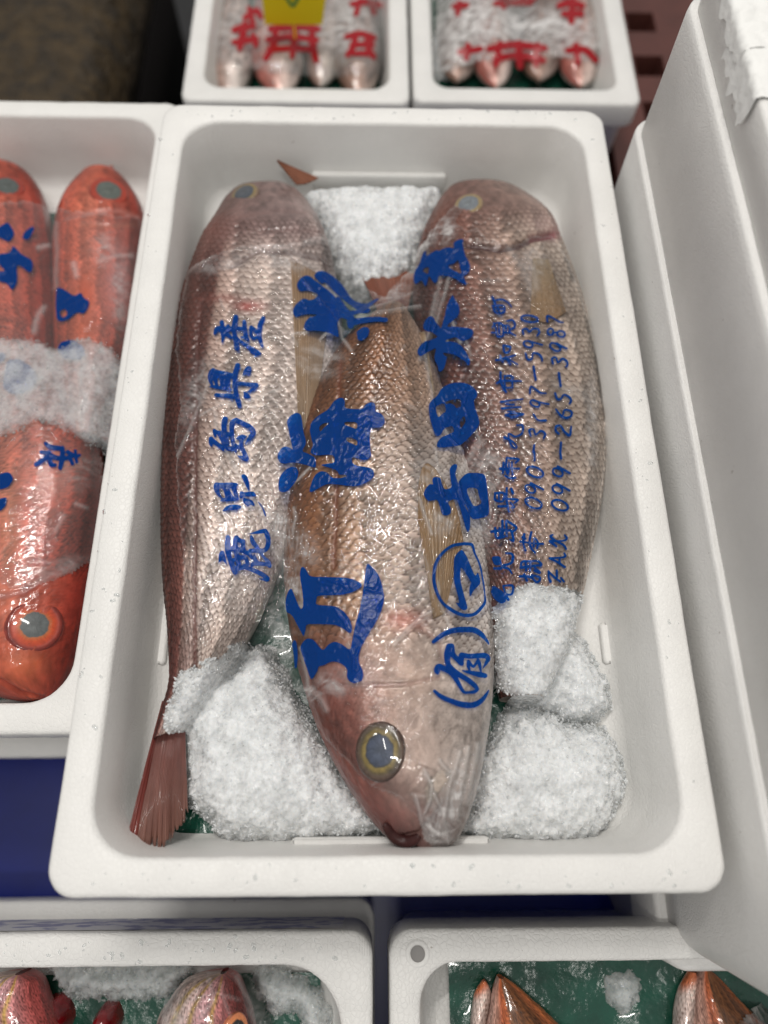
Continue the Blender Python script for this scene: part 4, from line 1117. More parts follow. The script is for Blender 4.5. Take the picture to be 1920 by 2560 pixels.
LET = {}
LET['left'] = [((520, 780), 10.37, """
s720,130,130 690,350,150 680,520,120 730,780,130 750,930,150
s170,560,60 230,450,130 330,430,150 450,450,140 600,440,130
s360,260,110 370,450,120 390,620,100 365,780,40
s520,370,110 500,440,120
s400,540,100 520,600,110 600,660,80
s700,640,110 830,760,90 1050,910,120 1250,1050,150 1340,1080,90
s1100,1045,30 1250,1100,80
s940,260,110 950,420,120 980,600,120 1030,730,90
s790,430,110 900,440,110
s850,650,50 960,670,90 1040,720,90
s1120,400,110 1250,500,110 1340,560,110
s1430,160,110 1350,350,130 1330,580,120 1350,720,110 1400,870,90
s1100,440,90 1110,590,90 1180,680,90 1290,640,80"""),
 ((500, 890), 9.217, """
p300,270 400,325 750,385 800,470 780,560 760,700 720,830 560,790 200,720 260,680 200,600 175,480 190,380 240,310
h275,560 310,560 345,670 310,680
h395,500 440,500 470,690 420,690
h700,520 745,500 750,690 720,790 690,680
s870,220,120 820,380,120 800,560,110 820,750,100 840,930,120 890,1060,120 910,1150,110
s370,900,90 550,910,90 750,930,120
p1110,220 1190,250 1190,340 1150,450 1090,430 980,470 990,370 1030,280
s860,630,90 1100,650,90 1260,680,130
s1290,680,130 1200,770,90 1100,830,30
p990,800 1100,850 1180,940 1150,980 1050,985 1000,960 1010,880"""),
 ((500, 1030), 10.37, """
s650,190,150 620,350,140 640,600,130 700,850,100
s370,480,80 450,520,90 640,560,110 830,580,110
s370,480,90 390,620,70
s450,540,60 560,700,90 640,850,110 740,950,110 880,930,110
s940,200,110 840,280,140 820,450,120 840,700,110 880,900,110 930,1030,60
s950,220,130 1100,290,130 1280,390,140 1380,520,140 1300,660,120 1220,760,60 1165,840,20
s960,680,60 1080,650,130 1190,640,50
s1060,700,110 1080,900,110 1150,1060,120 1200,1210,140
s980,1135,30 1100,1190,100 1200,1220,130
s920,870,110 1000,920,100
s290,690,120 280,800,110 290,870,60
s300,720,130 430,820,110 560,920,110 600,980,70
s700,700,80 730,820,70"""),
 ((510, 1170), 9.217, """
p270,325 400,345 650,325 800,355 780,400 745,440 760,560 800,640 800,740 700,765 340,775 410,710 330,650 250,560 215,440 230,370
h340,480 440,465 460,570 500,690 425,690 370,580
h570,465 635,460 650,530 705,640 680,660 640,590 600,520
p400,1010 500,890 600,845 740,835 880,880 830,950 700,970 560,975
p840,170 930,130 1000,200 1050,350 1050,560 1000,480 940,360
p820,540 870,525 920,560 1040,545 1160,540 1220,660 1060,660 910,660 860,715 810,690
p900,670 990,700 1110,740 1150,800 1180,885 1040,845 1015,905 890,790
s1250,780,20 1350,920,34 1400,1050,40 1420,1110,25"""),
 ((530, 1310), 10.37, """
s410,350,130 400,550,150 420,750,140 480,950,130 560,1150,150 600,1240,150
p170,800 210,700 300,690 330,760 370,950 400,1090 330,1000 260,940 190,1000 165,1045
s630,360,130 600,500,130 610,650,130 650,850,130 700,1080,130
s630,370,120 740,440,110 810,440,100
s810,450,110 800,600,120 850,720,120 950,770,110 1040,880,80
s450,650,130 620,640,130 760,690,120
s570,930,110 700,880,130 850,870,110 900,960,110 920,1050,100 820,1060,60
s640,1150,130 850,1130,110 1100,1210,120 1320,1320,120 1430,1420,140
p1180,1410 1300,1410 1480,1400 1470,1500 1390,1500
s950,252,20 1000,250,30 1200,210,90 1370,170,110
s1390,180,100 1440,320,130 1460,480,120 1420,620,120 1330,690,115 1100,690,120 990,690,110
s1020,330,80 1060,470,130 1150,580,110 1220,680,90 1330,850,80 1450,980,120 1490,1090,110
s1040,1070,100 1080,1030,110 1300,1030,110 1400,1050,100
s1100,820,70 1120,930,110 1180,1000,100
s960,760,100 1060,900,70""")]
LET['big'] = [((680, 1390), 5.53, """
p420,145 460,170 520,285 700,290 1000,295 1130,320 1220,370 1255,410 1200,460 1080,515 950,540 620,545 615,600 600,675 780,685 900,700 1010,780 1080,880 1110,990 1090,1085 980,1000 880,950 700,940 470,940 460,1040 440,1120 400,1050 340,940 290,840 250,800 200,780 188,680 190,590 220,490 265,440 295,500 350,650 400,745 430,700 430,600 415,450 395,350 385,250 395,175
p1325,95 1400,165 1470,250 1520,390 1555,560 1530,720 1450,900 1330,1090 1240,1230 1200,1370 1200,1480 1250,1560 1270,1650 1240,1730 1140,1765 1060,1730 1030,1660 1045,1560 950,1480 850,1455 780,1475 720,1510 640,1525 625,1600 545,1720 510,1640 440,1430 385,1270 420,1190 490,1135 570,1150 640,1240 705,1310 780,1220 860,1180 960,1210 1080,1310 1110,1150 1150,960 1200,780 1250,550 1280,300 1300,150
p300,1160 330,1170 350,1260 360,1400 340,1550 315,1555 305,1450 295,1320 275,1220"""),
 ((680, 960), 5.53, """
p200,520 250,440 330,395 390,410 415,480 430,650 470,780 465,840 410,930 520,970 600,1020 610,1110 600,1165 480,1120 390,1100 270,1085 170,1105 110,1090 75,1030 80,960 130,880 200,860 250,880 290,920 270,830 250,740 225,620
p130,1240 200,1170 280,1140 340,1150 370,1220 350,1310 290,1400 220,1480 150,1500 95,1480 85,1390 100,1300
p790,340 840,250 920,190 980,190 1010,240 1000,340 1250,350 1290,280 1370,245 1430,270 1430,390 1500,400 1560,470 1550,560 1490,600 1400,610 1355,590 1350,750 1360,900 1375,980 1330,1050 1240,1050 1100,1000 1110,1100 1180,1130 1330,1150 1410,1190 1410,1290 1300,1370 1150,1420 1000,1400 860,1385 760,1380 680,1420 540,1505 510,1480 550,1350 600,1250 680,1200 760,1220 830,1300 960,1300 1050,1270 980,1250 930,1260 900,1190 800,1160 660,1120 750,1100 870,1090 860,980 700,980 620,990 530,960 540,900 570,850 540,740 520,640 540,530 620,450 700,400
h650,600 700,545 810,530 740,580 690,640 660,660
h1000,520 1180,525 1175,630 1080,590 1000,560
h1020,740 1090,740 1180,780 1180,860 1100,820 1030,790"""),
 ((720, 660), 6.38, """
p140,330 180,240 270,180 350,190 430,260 550,350 660,430 740,510 830,650 920,770 960,900 900,870 830,850 780,950 800,1060 810,1170 760,1150 650,1090 450,1060 300,1070 250,1020 270,930 340,850 440,830 470,800 250,800 130,855 80,800 75,720 130,640 230,550 310,560 330,580 420,560 490,490 400,440 290,420 190,440 150,380
p410,190 460,120 540,105 620,130 740,210 850,310 930,430 1000,540 1100,610 1250,640 1350,580 1440,540 1450,570 1350,640 1300,690 1120,740 1060,700 950,620 800,500 680,380 590,280 555,320 490,280
s800,560,80 900,720,90 1000,870,120 1000,980,100
s1000,930,120 1200,900,90 1400,880,80 1560,890,70
s960,800,90 1120,760,60 1270,740,80
p1090,1080 1200,1000 1280,1010 1300,1070 1270,1160 1180,1230 1110,1210 1100,1140""")]
LET['second'] = [((1060, 1540), 8.85, """
s210,570,80 420,410,110 650,320,120 900,300,125 1100,310,125 1260,400,110 1370,520,70 1435,620,36
s230,1660,64 380,1780,100 600,1880,110 850,1960,130 1080,1970,130 1240,1900,110 1350,1780,80 1430,1650,36
s560,680,150 520,850,150 530,1050,120 640,1200,130 800,1310,120 980,1420,110 1110,1530,110 1180,1620,80 1100,1680,80 980,1690,60 880,1680,70 780,1520,90 700,1380,110 600,1250,130 460,1170,130 330,1120,130 290,1200,140 300,1270,60
s600,680,150 640,850,120 740,960,110 830,1050,110
s830,870,130 830,980,110 830,1050,100
s840,860,110 1000,890,110 1200,880,115 1350,880,120 1420,940,100 1370,1050,70 1300,1160,20
s980,1000,70 980,1100,80 1010,1190,50
s990,1000,60 1090,1120,60 1190,990,60
s1200,980,80 1230,1080,80 1260,1220,40
s850,1210,30 1020,1250,80 1200,1290,120 1350,1320,110"""),
 ((1060, 1340), 9.217, """
s930,175,70 1080,190,70 1130,250,60 1170,400,46 1250,570,44 1310,750,42 1345,950,40 1380,1150,36 1400,1330,30 1410,1480,50 1390,1560,66 1330,1640,70 1180,1790,75 1000,1830,80 800,1790,80 600,1680,80 420,1530,75 310,1330,75 240,1100,80 230,880,75 270,650,75 370,460,70 520,310,65 700,210,70 930,175,70
p870,310 920,360 990,480 1090,730 1185,940 1240,820 1290,960 1300,1080 1270,1130 1140,1260 1060,1420 1045,1300 1050,1170 1090,1070 1000,920 850,690 830,900 850,1080 920,1350 1010,1650 980,1700 920,1715 860,1690 800,1630 720,1520 820,1560 770,1330 690,1050 685,800 690,530 710,470 800,350"""),
 ((1040, 1140), 8.295, """
p340,520 350,450 400,430 500,445 530,540 580,700 750,660 720,500 695,270 740,200 800,165 855,170 850,250 810,380 870,560 900,650 1000,1000 1090,1180 1125,1290 1125,1480 1085,1600 1030,1500 1000,1380 940,1170 890,1000 835,880 650,940 730,1090 720,1190 650,1235 580,1230 530,1190 500,1050 440,900 330,920 260,935 190,870 155,790 190,680 290,570 360,600
p870,550 970,420 1070,350 1250,350 1390,365 1445,430 1470,600 1500,850 1525,1200 1430,1270 1300,1300 1180,1310 1130,1260 1060,1080 980,920 900,680
h1060,660 1200,655 1280,690 1300,820 1370,980 1250,1040 1180,1030 1110,880 1060,760"""),
 ((1050, 930), 9.76, """
p220,770 300,680 430,570 520,400 700,290 900,250 1080,260 1240,320 1350,420 1400,500 1400,600 1310,680 1330,850 1420,1080 1455,1250 1400,1380 1250,1540 1100,1700 970,1790 820,1810 540,1840 400,1830 430,1700 520,1590 640,1550 850,1450 800,1310 640,1350 560,1420 510,1530 440,1570 370,1540 300,1330 230,1080 215,880
h380,860 450,800 600,750 640,960 540,1020 450,1120 400,980
h600,740 700,690 990,650 1010,780 1000,850 880,890 840,810 740,760 640,790
h970,1190 1080,1050 1120,1200 1080,1270 1000,1380 970,1280"""),
 ((1020, 720), 9.217, """
p1030,150 1090,280 1170,380 1190,480 1170,620 1050,740 950,810 890,900 1080,890 1300,910 1430,930 1500,980 1510,1060 1460,1140 1350,1200 1230,1220 1110,1130 980,1160 870,1200 860,1240 990,1230 1130,1260 1260,1360 1370,1530 1430,1660 1430,1740 1390,1800 1330,1700 1200,1610 1080,1540 920,1500 790,1490 850,1560 895,1590 870,1720 830,1860 750,1930 700,1910 690,1800 620,1680 605,1570 660,1370 500,1450 380,1520 290,1580 230,1520 215,1440 290,1310 400,1220 490,1210 690,1130 640,1080 540,1010 430,1000 345,930 360,820 420,710 510,640 590,680 640,790 720,880 760,940 800,800 860,600 880,450 950,270"""),
 ((1010, 580), 8.73, """
p210,930 260,810 350,680 380,560 430,440 480,400 480,530 580,470 700,390 770,410 880,350 980,330 1100,360 1070,240 1170,170 1300,150 1280,270 1320,480 1400,620 1450,740 1430,860 1360,930 1290,960 1380,1160 1270,1120 1120,1020 950,960 760,940 740,1050 690,1120 620,1080 545,930 480,1210 400,1080 380,1040 250,1150 210,1080
h400,850 440,780 550,760 530,930 470,900
h960,720 1100,690 1180,590 1230,780 1260,920 1140,870 1000,790""")]
LET['address'] = [((1220, 1130), 5.53, """
s80,1880,60 180,1960,80 200,2050,90 120,2000,90 80,1930,80
s210,1850,28 340,1850,34 330,1960,32 250,1960,30 210,1860,28
s230,1960,34 280,2040,40
p45,1440 180,1440 190,1560 100,1570 70,1530
s90,1610,40 180,1610,40
s250,1400,30 330,1410,36 345,1480,40 310,1540,36 190,1570,36
s210,1590,40 290,1620,34 330,1680,26
s50,1100,40 130,1090,40 250,1080,46
s100,1050,36 120,1180,40 220,1170,40
s200,950,36 200,1160,40
s160,1050,30 170,1170,30
s260,950,34 390,1040,36 350,1100,30
s250,960,34 260,1160,36
s270,1090,32 320,1090,36 350,1220,36 300,1210,24
s100,570,34 100,660,34 200,680,34 220,570,34 100,570,34
s150,570,28 155,670,28
s150,750,36 260,750,36
s260,500,36 255,650,36 290,820,36
s320,510,40 345,570,40
s280,650,30 410,660,36 370,700,26
s310,700,30 360,760,36 320,770,26
s170,230,40 240,240,30
s215,150,36 205,290,30
s260,80,34 250,200,34 270,300,34
s260,85,34 420,100,36 380,150,30
s240,330,36 300,360,36 380,355,34
s290,150,28 290,280,28
s330,140,28 340,310,30
s260,225,30 430,230,32"""),
 ((1220, 730), 5.53, """
s60,70,36 95,140,34 100,180,30
s120,110,30 200,105,28 280,150,26 325,205,18
s65,190,30 215,190,30 220,280,30 110,285,30 65,190,30
s130,190,26 160,285,26
s100,235,26 215,235,26
s80,430,30 110,500,26 130,610,26 205,600,28 200,450,28 110,430,26 60,490,26
s50,560,26 100,560,26
s150,450,28 160,600,26
s220,460,28 290,470,28 290,560,28 215,560,28
s245,460,26 250,560,26
s260,400,26 340,390,30 375,460,30 330,510,28 290,500,24
s300,560,26 380,600,24
s110,940,34 170,935,34 240,910,34
s170,880,34 200,960,30
s230,830,28 210,740,30 270,750,28 310,760,30 290,820,26 240,840,28
s190,940,30 320,890,30 380,870,24
s250,900,34 310,1000,32
s280,930,28 410,1000,20
s175,1110,36 180,1250,38 250,1380,34
s125,1260,36 200,1230,36 460,1230,24
s230,1160,30 320,1160,32 350,1190,30
s230,1160,28 240,1310,28 330,1320,26
s330,1190,26 340,1320,26
s180,1520,36 300,1500,28 480,1480,24
s190,1610,36 300,1600,28 450,1590,24
s240,1700,28 340,1675,32 490,1690,30 340,1720,28 240,1705,28
s250,1550,28 360,1560,28
s270,1650,24 370,1650,24
s320,1740,26 400,1730,20
s400,1840,26 480,1850,30 470,1950,30 380,2000,32 290,1960,28 300,2060,28 350,2150,30 400,2140,26 330,2060,28 230,2010,40""")]
LET['phone'] = [((1220, 1130), 5.53, """
e630 705 120 65 22 30
e585 510 75 48 30 28
s590,430,30 690,480,30 765,520,28
e650 275 120 65 22 30
s640,0,34 645,115,36
s500,1140,40 490,1260,30 520,1360,34
s450,1240,36 620,1260,20
s600,1110,36 575,1230,34 600,1330,30 650,1390,34
s650,1190,30 690,1250,30 680,1330,30
s480,1180,40 520,1200,30
s560,1260,30 760,1270,30
s640,1190,28 630,1310,28
s440,1720,36 560,1720,40 620,1740,36
s500,1690,30 540,1780,34
s610,1700,30 720,1740,34 680,1800,34 600,1730,30
s450,1600,36 580,1580,40 660,1570,34 740,1560,34 690,1510,30 580,1510,30 470,1520,34 450,1600,34
s590,1520,34 580,1640,34
s650,1600,30 720,1670,34 640,1640,30
s520,1520,30 530,1640,30"""),
 ((1220, 730), 5.53, """
e575 370 118 45 8 30
s490,580,28 480,520,30 540,510,28 570,550,28 620,510,28 690,510,30 710,560,30 680,600,26
e555 720 65 42 20 26
s570,680,30 640,700,28 750,730,26
s520,850,30 550,930,34 610,920,28 620,850,28 690,850,32 740,900,30 750,950,28
s630,1030,32 660,1210,34
s580,1400,30 590,1310,30 640,1330,26 720,1390,28 800,1400,26
e650 1540 70 40 25 26
s640,1500,28 740,1530,26 840,1550,26
s630,1690,30 690,1770,26 800,1775,34
s590,1990,30 570,1910,32 630,1900,28 660,1970,28 730,1920,30 790,1960,32 770,2020,30
s640,2120,32 625,2212,32""")]
LET['fax'] = [((1220, 1130), 5.53, """
s865,1790,40 840,1730,30 838,1650,30
s845,1660,30 930,1740,30 1000,1790,30
s950,1640,35 955,1730,30
s1010,1740,30 1050,1790,30
s1060,1590,35 960,1520,30 850,1470,30
s850,1470,30 1060,1450,28 1055,1400,25
s990,1540,28 990,1460,28
s895,1145,28 865,1165,35 900,1200,30 980,1250,30 1050,1290,32 1080,1340,30
s945,1305,30 875,1245,40 860,1230,35 1000,1230,28 1060,1220,30 1090,1190,30 1060,1150,25
e995 735 118 65 22 30
e960 515 75 50 30 28
s950,440,35 1050,490,32 1130,535,30
e965 280 75 50 30 28
s965,200,32 1060,250,32 1135,295,28
s1000,0,32 1010,90,34"""),
 ((1220, 730), 5.53, """
s820,410,32 820,330,32 900,360,26 980,410,28 1040,420,24
e865 550 40 45 0 28
e1010 580 55 40 15 26
s900,560,30 960,560,30
e930 760 80 45 30 26
s950,710,30 1040,760,28 1090,780,24
s900,990,28 885,920,30 940,905,28 970,970,28 1030,920,28 1090,960,30 1100,1010,30 1080,1030,26
s980,1120,34 1005,1300,32
s930,1400,32 960,1480,32 1010,1470,28 1050,1420,28 1120,1450,32 1150,1500,32 1130,1540,28
s940,1620,26 1000,1700,32 1080,1740,34 1150,1710,34 1150,1650,30 1060,1630,28 1040,1690,26
s980,1960,32 940,1920,32 940,1860,32 1000,1850,30 1060,1930,30 1130,1980,34 1150,1860,26
s1010,2080,32 1000,2212,30""")]
for key in ('left', 'big', 'second'):
    for off, sc, sp in LET[key]:
        ink('printed_character', strokes(off, sc, sp), FS, INK, film, step=0.0005)
for key in ('address', 'phone', 'fax'):
    ss = []
    for off, sc, sp in LET[key]: ss += strokes(off, sc, sp)
    ink('printed_line', ss, FS, INK, film, step=0.00033, rough=0.5)

# ------------------------------------------------------------------ the box of red fish at the left
ZL, ZLF = 0.120, 0.045
FL = Field(-0.42, -0.21, -0.19, 0.36, 0.0015, ZLF)
GR = 'red big eyed fish in the left box'


def col_red(t, u, s, v):
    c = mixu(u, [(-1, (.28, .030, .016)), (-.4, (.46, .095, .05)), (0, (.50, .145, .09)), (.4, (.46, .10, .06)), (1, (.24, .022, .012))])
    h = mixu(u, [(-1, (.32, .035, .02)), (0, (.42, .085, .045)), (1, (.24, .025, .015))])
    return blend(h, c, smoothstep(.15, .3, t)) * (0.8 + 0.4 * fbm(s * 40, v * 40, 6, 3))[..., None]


RSC = dict(ps=0.0030, pv=0.0032, amp=0.0004, dark=1.05, taper=(.12, .5), floor=ZLF + .001, field=FL, step=0.0014, nacross=90, mat=FISH_WET)
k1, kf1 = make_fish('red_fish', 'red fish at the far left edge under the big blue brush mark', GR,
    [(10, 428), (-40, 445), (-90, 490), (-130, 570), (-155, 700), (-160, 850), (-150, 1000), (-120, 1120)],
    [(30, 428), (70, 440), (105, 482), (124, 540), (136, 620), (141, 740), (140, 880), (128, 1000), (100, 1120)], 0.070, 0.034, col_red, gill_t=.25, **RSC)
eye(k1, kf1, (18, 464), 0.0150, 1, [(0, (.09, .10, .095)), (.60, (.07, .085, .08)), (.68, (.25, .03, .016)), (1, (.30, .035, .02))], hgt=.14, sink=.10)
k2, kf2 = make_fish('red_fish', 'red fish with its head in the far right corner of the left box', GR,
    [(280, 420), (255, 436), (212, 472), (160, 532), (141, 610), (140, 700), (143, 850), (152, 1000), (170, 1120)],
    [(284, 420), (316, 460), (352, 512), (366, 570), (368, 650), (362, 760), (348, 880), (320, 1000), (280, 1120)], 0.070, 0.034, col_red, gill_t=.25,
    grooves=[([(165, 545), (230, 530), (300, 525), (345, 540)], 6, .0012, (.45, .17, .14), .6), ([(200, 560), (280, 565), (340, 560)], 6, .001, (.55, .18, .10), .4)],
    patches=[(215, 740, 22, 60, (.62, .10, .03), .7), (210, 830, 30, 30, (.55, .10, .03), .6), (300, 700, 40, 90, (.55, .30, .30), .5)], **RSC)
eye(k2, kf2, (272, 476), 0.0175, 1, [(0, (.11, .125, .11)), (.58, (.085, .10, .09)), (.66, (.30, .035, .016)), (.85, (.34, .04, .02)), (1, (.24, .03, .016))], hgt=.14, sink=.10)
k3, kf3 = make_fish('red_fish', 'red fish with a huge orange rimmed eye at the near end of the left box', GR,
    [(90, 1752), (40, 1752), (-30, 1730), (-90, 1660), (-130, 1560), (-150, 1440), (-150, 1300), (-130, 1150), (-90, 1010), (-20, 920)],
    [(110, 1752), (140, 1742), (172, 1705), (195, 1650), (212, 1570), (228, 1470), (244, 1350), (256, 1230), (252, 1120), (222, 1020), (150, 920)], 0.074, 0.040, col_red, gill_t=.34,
    grooves=[([(0, 1490), (60, 1480), (120, 1440), (190, 1400)], 8, .0015, (.36, .16, .15), .6), ([(0, 1700), (50, 1730), (110, 1745)], 5, .0016, (.25, .03, .02), .6), ([(70, 1405), (130, 1405), (190, 1390)], 6, .001, (.4, .2, .18), .5)],
    patches=[(60, 1660, 50, 40, (.66, .16, .06), .5), (20, 1310, 30, 120, (.52, .20, .08), .5), (130, 1200, 70, 80, (.62, .27, .21), .5), (190, 1500, 40, 60, (.30, .03, .02), .5)], **RSC)
eye(k3, kf3, (87, 1562), 0.0205, 0.95, [(0, (.13, .14, .14)), (.44, (.09, .10, .10)), (.48, (.42, .12, .04)), (.60, (.50, .07, .02)), (.74, (.40, .05, .022)), (.84, (.20, .025, .016)), (.92, (.14, .016, .012)), (1, (.36, .05, .03))], hgt=.12, sink=.09)
sheet('green_liner', -0.40, -0.222, -0.185, 0.30, ZLF + .0015, 'dark green wet liner sheet under the red fish', seed=5)
LFF = drape(FL, 500)
lfilm, LFS = film_sheet('plastic_film', 'clear wet film with partly iced blue marks over the red fish', LFF,
    [(-60, 520), (60, 500), (140, 520), (220, 530), (350, 540), (366, 640), (358, 800), (330, 960), (258, 1100), (256, 1230), (240, 1400), (150, 1450), (60, 1480), (-60, 1440)],
    [([(140, 560), (142, 640), (140, 720)], 5, .001, .3), ([(245, 655), (300, 640), (330, 640)], 5, .001, .5), ([(95, 620), (120, 615)], 5, .001, .5), ([(185, 660), (192, 690)], 6, .001, .6), ([(85, 830), (95, 790), (110, 770)], 6, .001, .5), ([(140, 1330), (160, 1290)], 5, .001, .5), ([(190, 1260), (215, 1270)], 4, .001, .5)],
    [(260, 620, 30, 40, 0, .25), (300, 730, 20, 90, 0, .25), (200, 1180, 50, 40, 0, .15), (150, 1420, 60, 20, -20, .25)], 0.0013, FILM_H, seed=70)
ink('printed_character', strokes((0, 380), 3.456, """
p70,600 130,700 80,780 0,740 -60,700 0,640
p280,640 300,660 250,760 190,750 210,690
p110,800 180,880 290,940 270,1060 140,950 150,1130 100,1200 60,1130 0,1120 -50,1080 -40,1030 50,1030 0,980 -50,900 0,880 90,870"""), LFS, INK, lfilm, step=.0008)
ink('printed_character', strokes((0, 380), 3.456, """
p490,1160 560,1190 640,1250 700,1210 720,1260 780,1290 730,1400 660,1380 590,1450 490,1470 480,1300
h510,1380 560,1350 590,1400 540,1440"""), LFS, INK, lfilm, step=.0008)
ink('printed_character', strokes((0, 1000), 2.765, """
s315,300,26 350,325,34 430,335,34
s430,330,30 430,400,34 415,470,30
s285,360,26 330,370,34 390,400,34 470,400,30
s250,445,34 300,410,34 350,380,30
s340,360,26 350,440,34 380,450,26
s470,360,30 520,390,30 550,380,20
s480,390,26 500,440,26
s520,350,20 530,430,20"""), LFS, INK, lfilm, step=.0008)
ink('printed_character', strokes((0, 380), 3.456, """
p60,1800 160,1780 280,1860 330,1960 260,2060 120,2100 20,2040 40,1900
p520,1640 640,1620 740,1700 700,1800 560,1790 490,1720
p-60,1760 20,1720 60,1760 -10,1840"""), LFS, INK, lfilm, step=.0008)
ink('printed_character', strokes((0, 1000), 2.765, """
p0,510 60,495 95,540 60,600 0,620 -40,600 -40,530
p0,680 50,670 40,730 0,770 -40,750 -40,700"""), LFS, INK, lfilm, step=.0008)
ice_mound([(-60, 870), (0, 862), (60, 858), (110, 862), (140, 880), (190, 850), (240, 852), (290, 880), (330, 900), (345, 930), (300, 1000), (270, 1110), (210, 1090), (150, 1075), (100, 1060), (60, 1095), (0, 1110), (-60, 1100)],
          0.105, 0.060, 0.003, 'slushy band of ice across the red fish, tinted by blue print below', None, mat=ICE_THIN, lump=.002, seed=51, ngr=1600, over=LFF, step=.0016, gsize=.0022)

# ------------------------------------------------------------------ the two blurred boxes at the back
GBK = 'small pale fish in the back boxes'


def col_pale(t, u, s, v):
    c = mixu(u, [(-1, (.26, .15, .12)), (-.3, (.40, .29, .25)), (.3, (.60, .52, .48)), (1, (.62, .56, .52))])
    return c * (.6 + .8 * fbm(s * 50, v * 50, 3, 3))[..., None]


def col_rock(t, u, s, v):
    c = mixu(u, [(-1, (.16, .085, .06)), (0, (.30, .19, .15)), (1, (.45, .36, .32))])
    return c * (.5 + 1.0 * fbm(s * 60, v * 60, 13, 3))[..., None]


def col_pinkish(t, u, s, v):
    c = mixu(u, [(-1, (.36, .10, .08)), (-.3, (.46, .22, .18)), (.3, (.56, .42, .37)), (1, (.58, .48, .44))])
    return c * (.5 + 1.0 * fbm(s * 55, v * 55, 23, 3))[..., None]


ZT, ZTF = 0.05, -0.02
FB1 = Field(-0.21, 0.47, 0.03, 0.85, 0.002, ZTF); FB2 = Field(0.04, 0.47, 0.29, 0.85, 0.002, ZTF)
PB = dict(dark=1.0, ps=.003, pv=.003, amp=.0002, floor=ZTF + .001, step=.003, nacross=50, gill_t=.2)
def back_fish(cx, cy, ln, wd, lean, cf, lab, fldb, eo, zc=0.0):
    """head at the near end (cx, cy), body running away"""
    prof = [(0, .02), (.08, .28), (.22, .46), (.42, .5), (.65, .40), (.85, .2), (1, .09)]
    Lp = [(cx + lean * q * ln - wd * h * (1 - .25 * q), cy - q * ln) for q, h in prof]; Rp = [(cx + lean * q * ln + wd * h * (1 - .25 * q), cy - q * ln) for q, h in prof]
    o, f_ = make_fish('small_fish', lab, GBK, Lp, Rp, zc, 0.021, cf, field=fldb, taper=(.2, .3), **PB)
    eye(o, f_, (cx + eo + lean * ln * .2, cy - ln * .19), .0085, 1, [(0, (.015, .015, .018)), (.55, (.02, .02, .02)), (.62, (.40, .28, .16)), (1, (.34, .2, .16))], hgt=.2)
    return o


for cx, cy, ln, wd, lean, cf, lab, fldb, eo, zc in [
    (572, 244, 300, 124, .10, col_pale, 'cream and grey small fish nearest the left wall of the tagged back box', FB1, -26, .0),
    (700, 240, 320, 140, -.08, col_pinkish, 'pink and white small fish lying below the yellow price tag', FB1, -32, .010),
    (800, 218, 300, 110, .16, col_pale, 'grey small fish second from the right wall of the tagged back box', FB1, 24, -.002),
    (898, 246, 330, 128, -.06, col_rock, 'brown and pink small fish nearest the right wall of the tagged back box', FB1, -26, .008),
    (1142, 206, 280, 120, .12, col_rock, 'leftmost brown spotted fish in the back box beside the crate', FB2, -24, .0),
    (1240, 222, 300, 112, -.10, col_pinkish, 'second small pinkish fish from the left in the back box beside the crate', FB2, 22, .008),
    (1348, 204, 300, 128, .10, col_rock, 'third brown fish from the left in the back box beside the crate', FB2, -28, .002),
    (1452, 220, 280, 116, -.04, col_pinkish, 'rightmost small pinkish fish in the back box beside the crate', FB2, -20, .008)]:
    back_fish(cx, cy, ln, wd, lean, cf, lab, fldb, eo, zc)
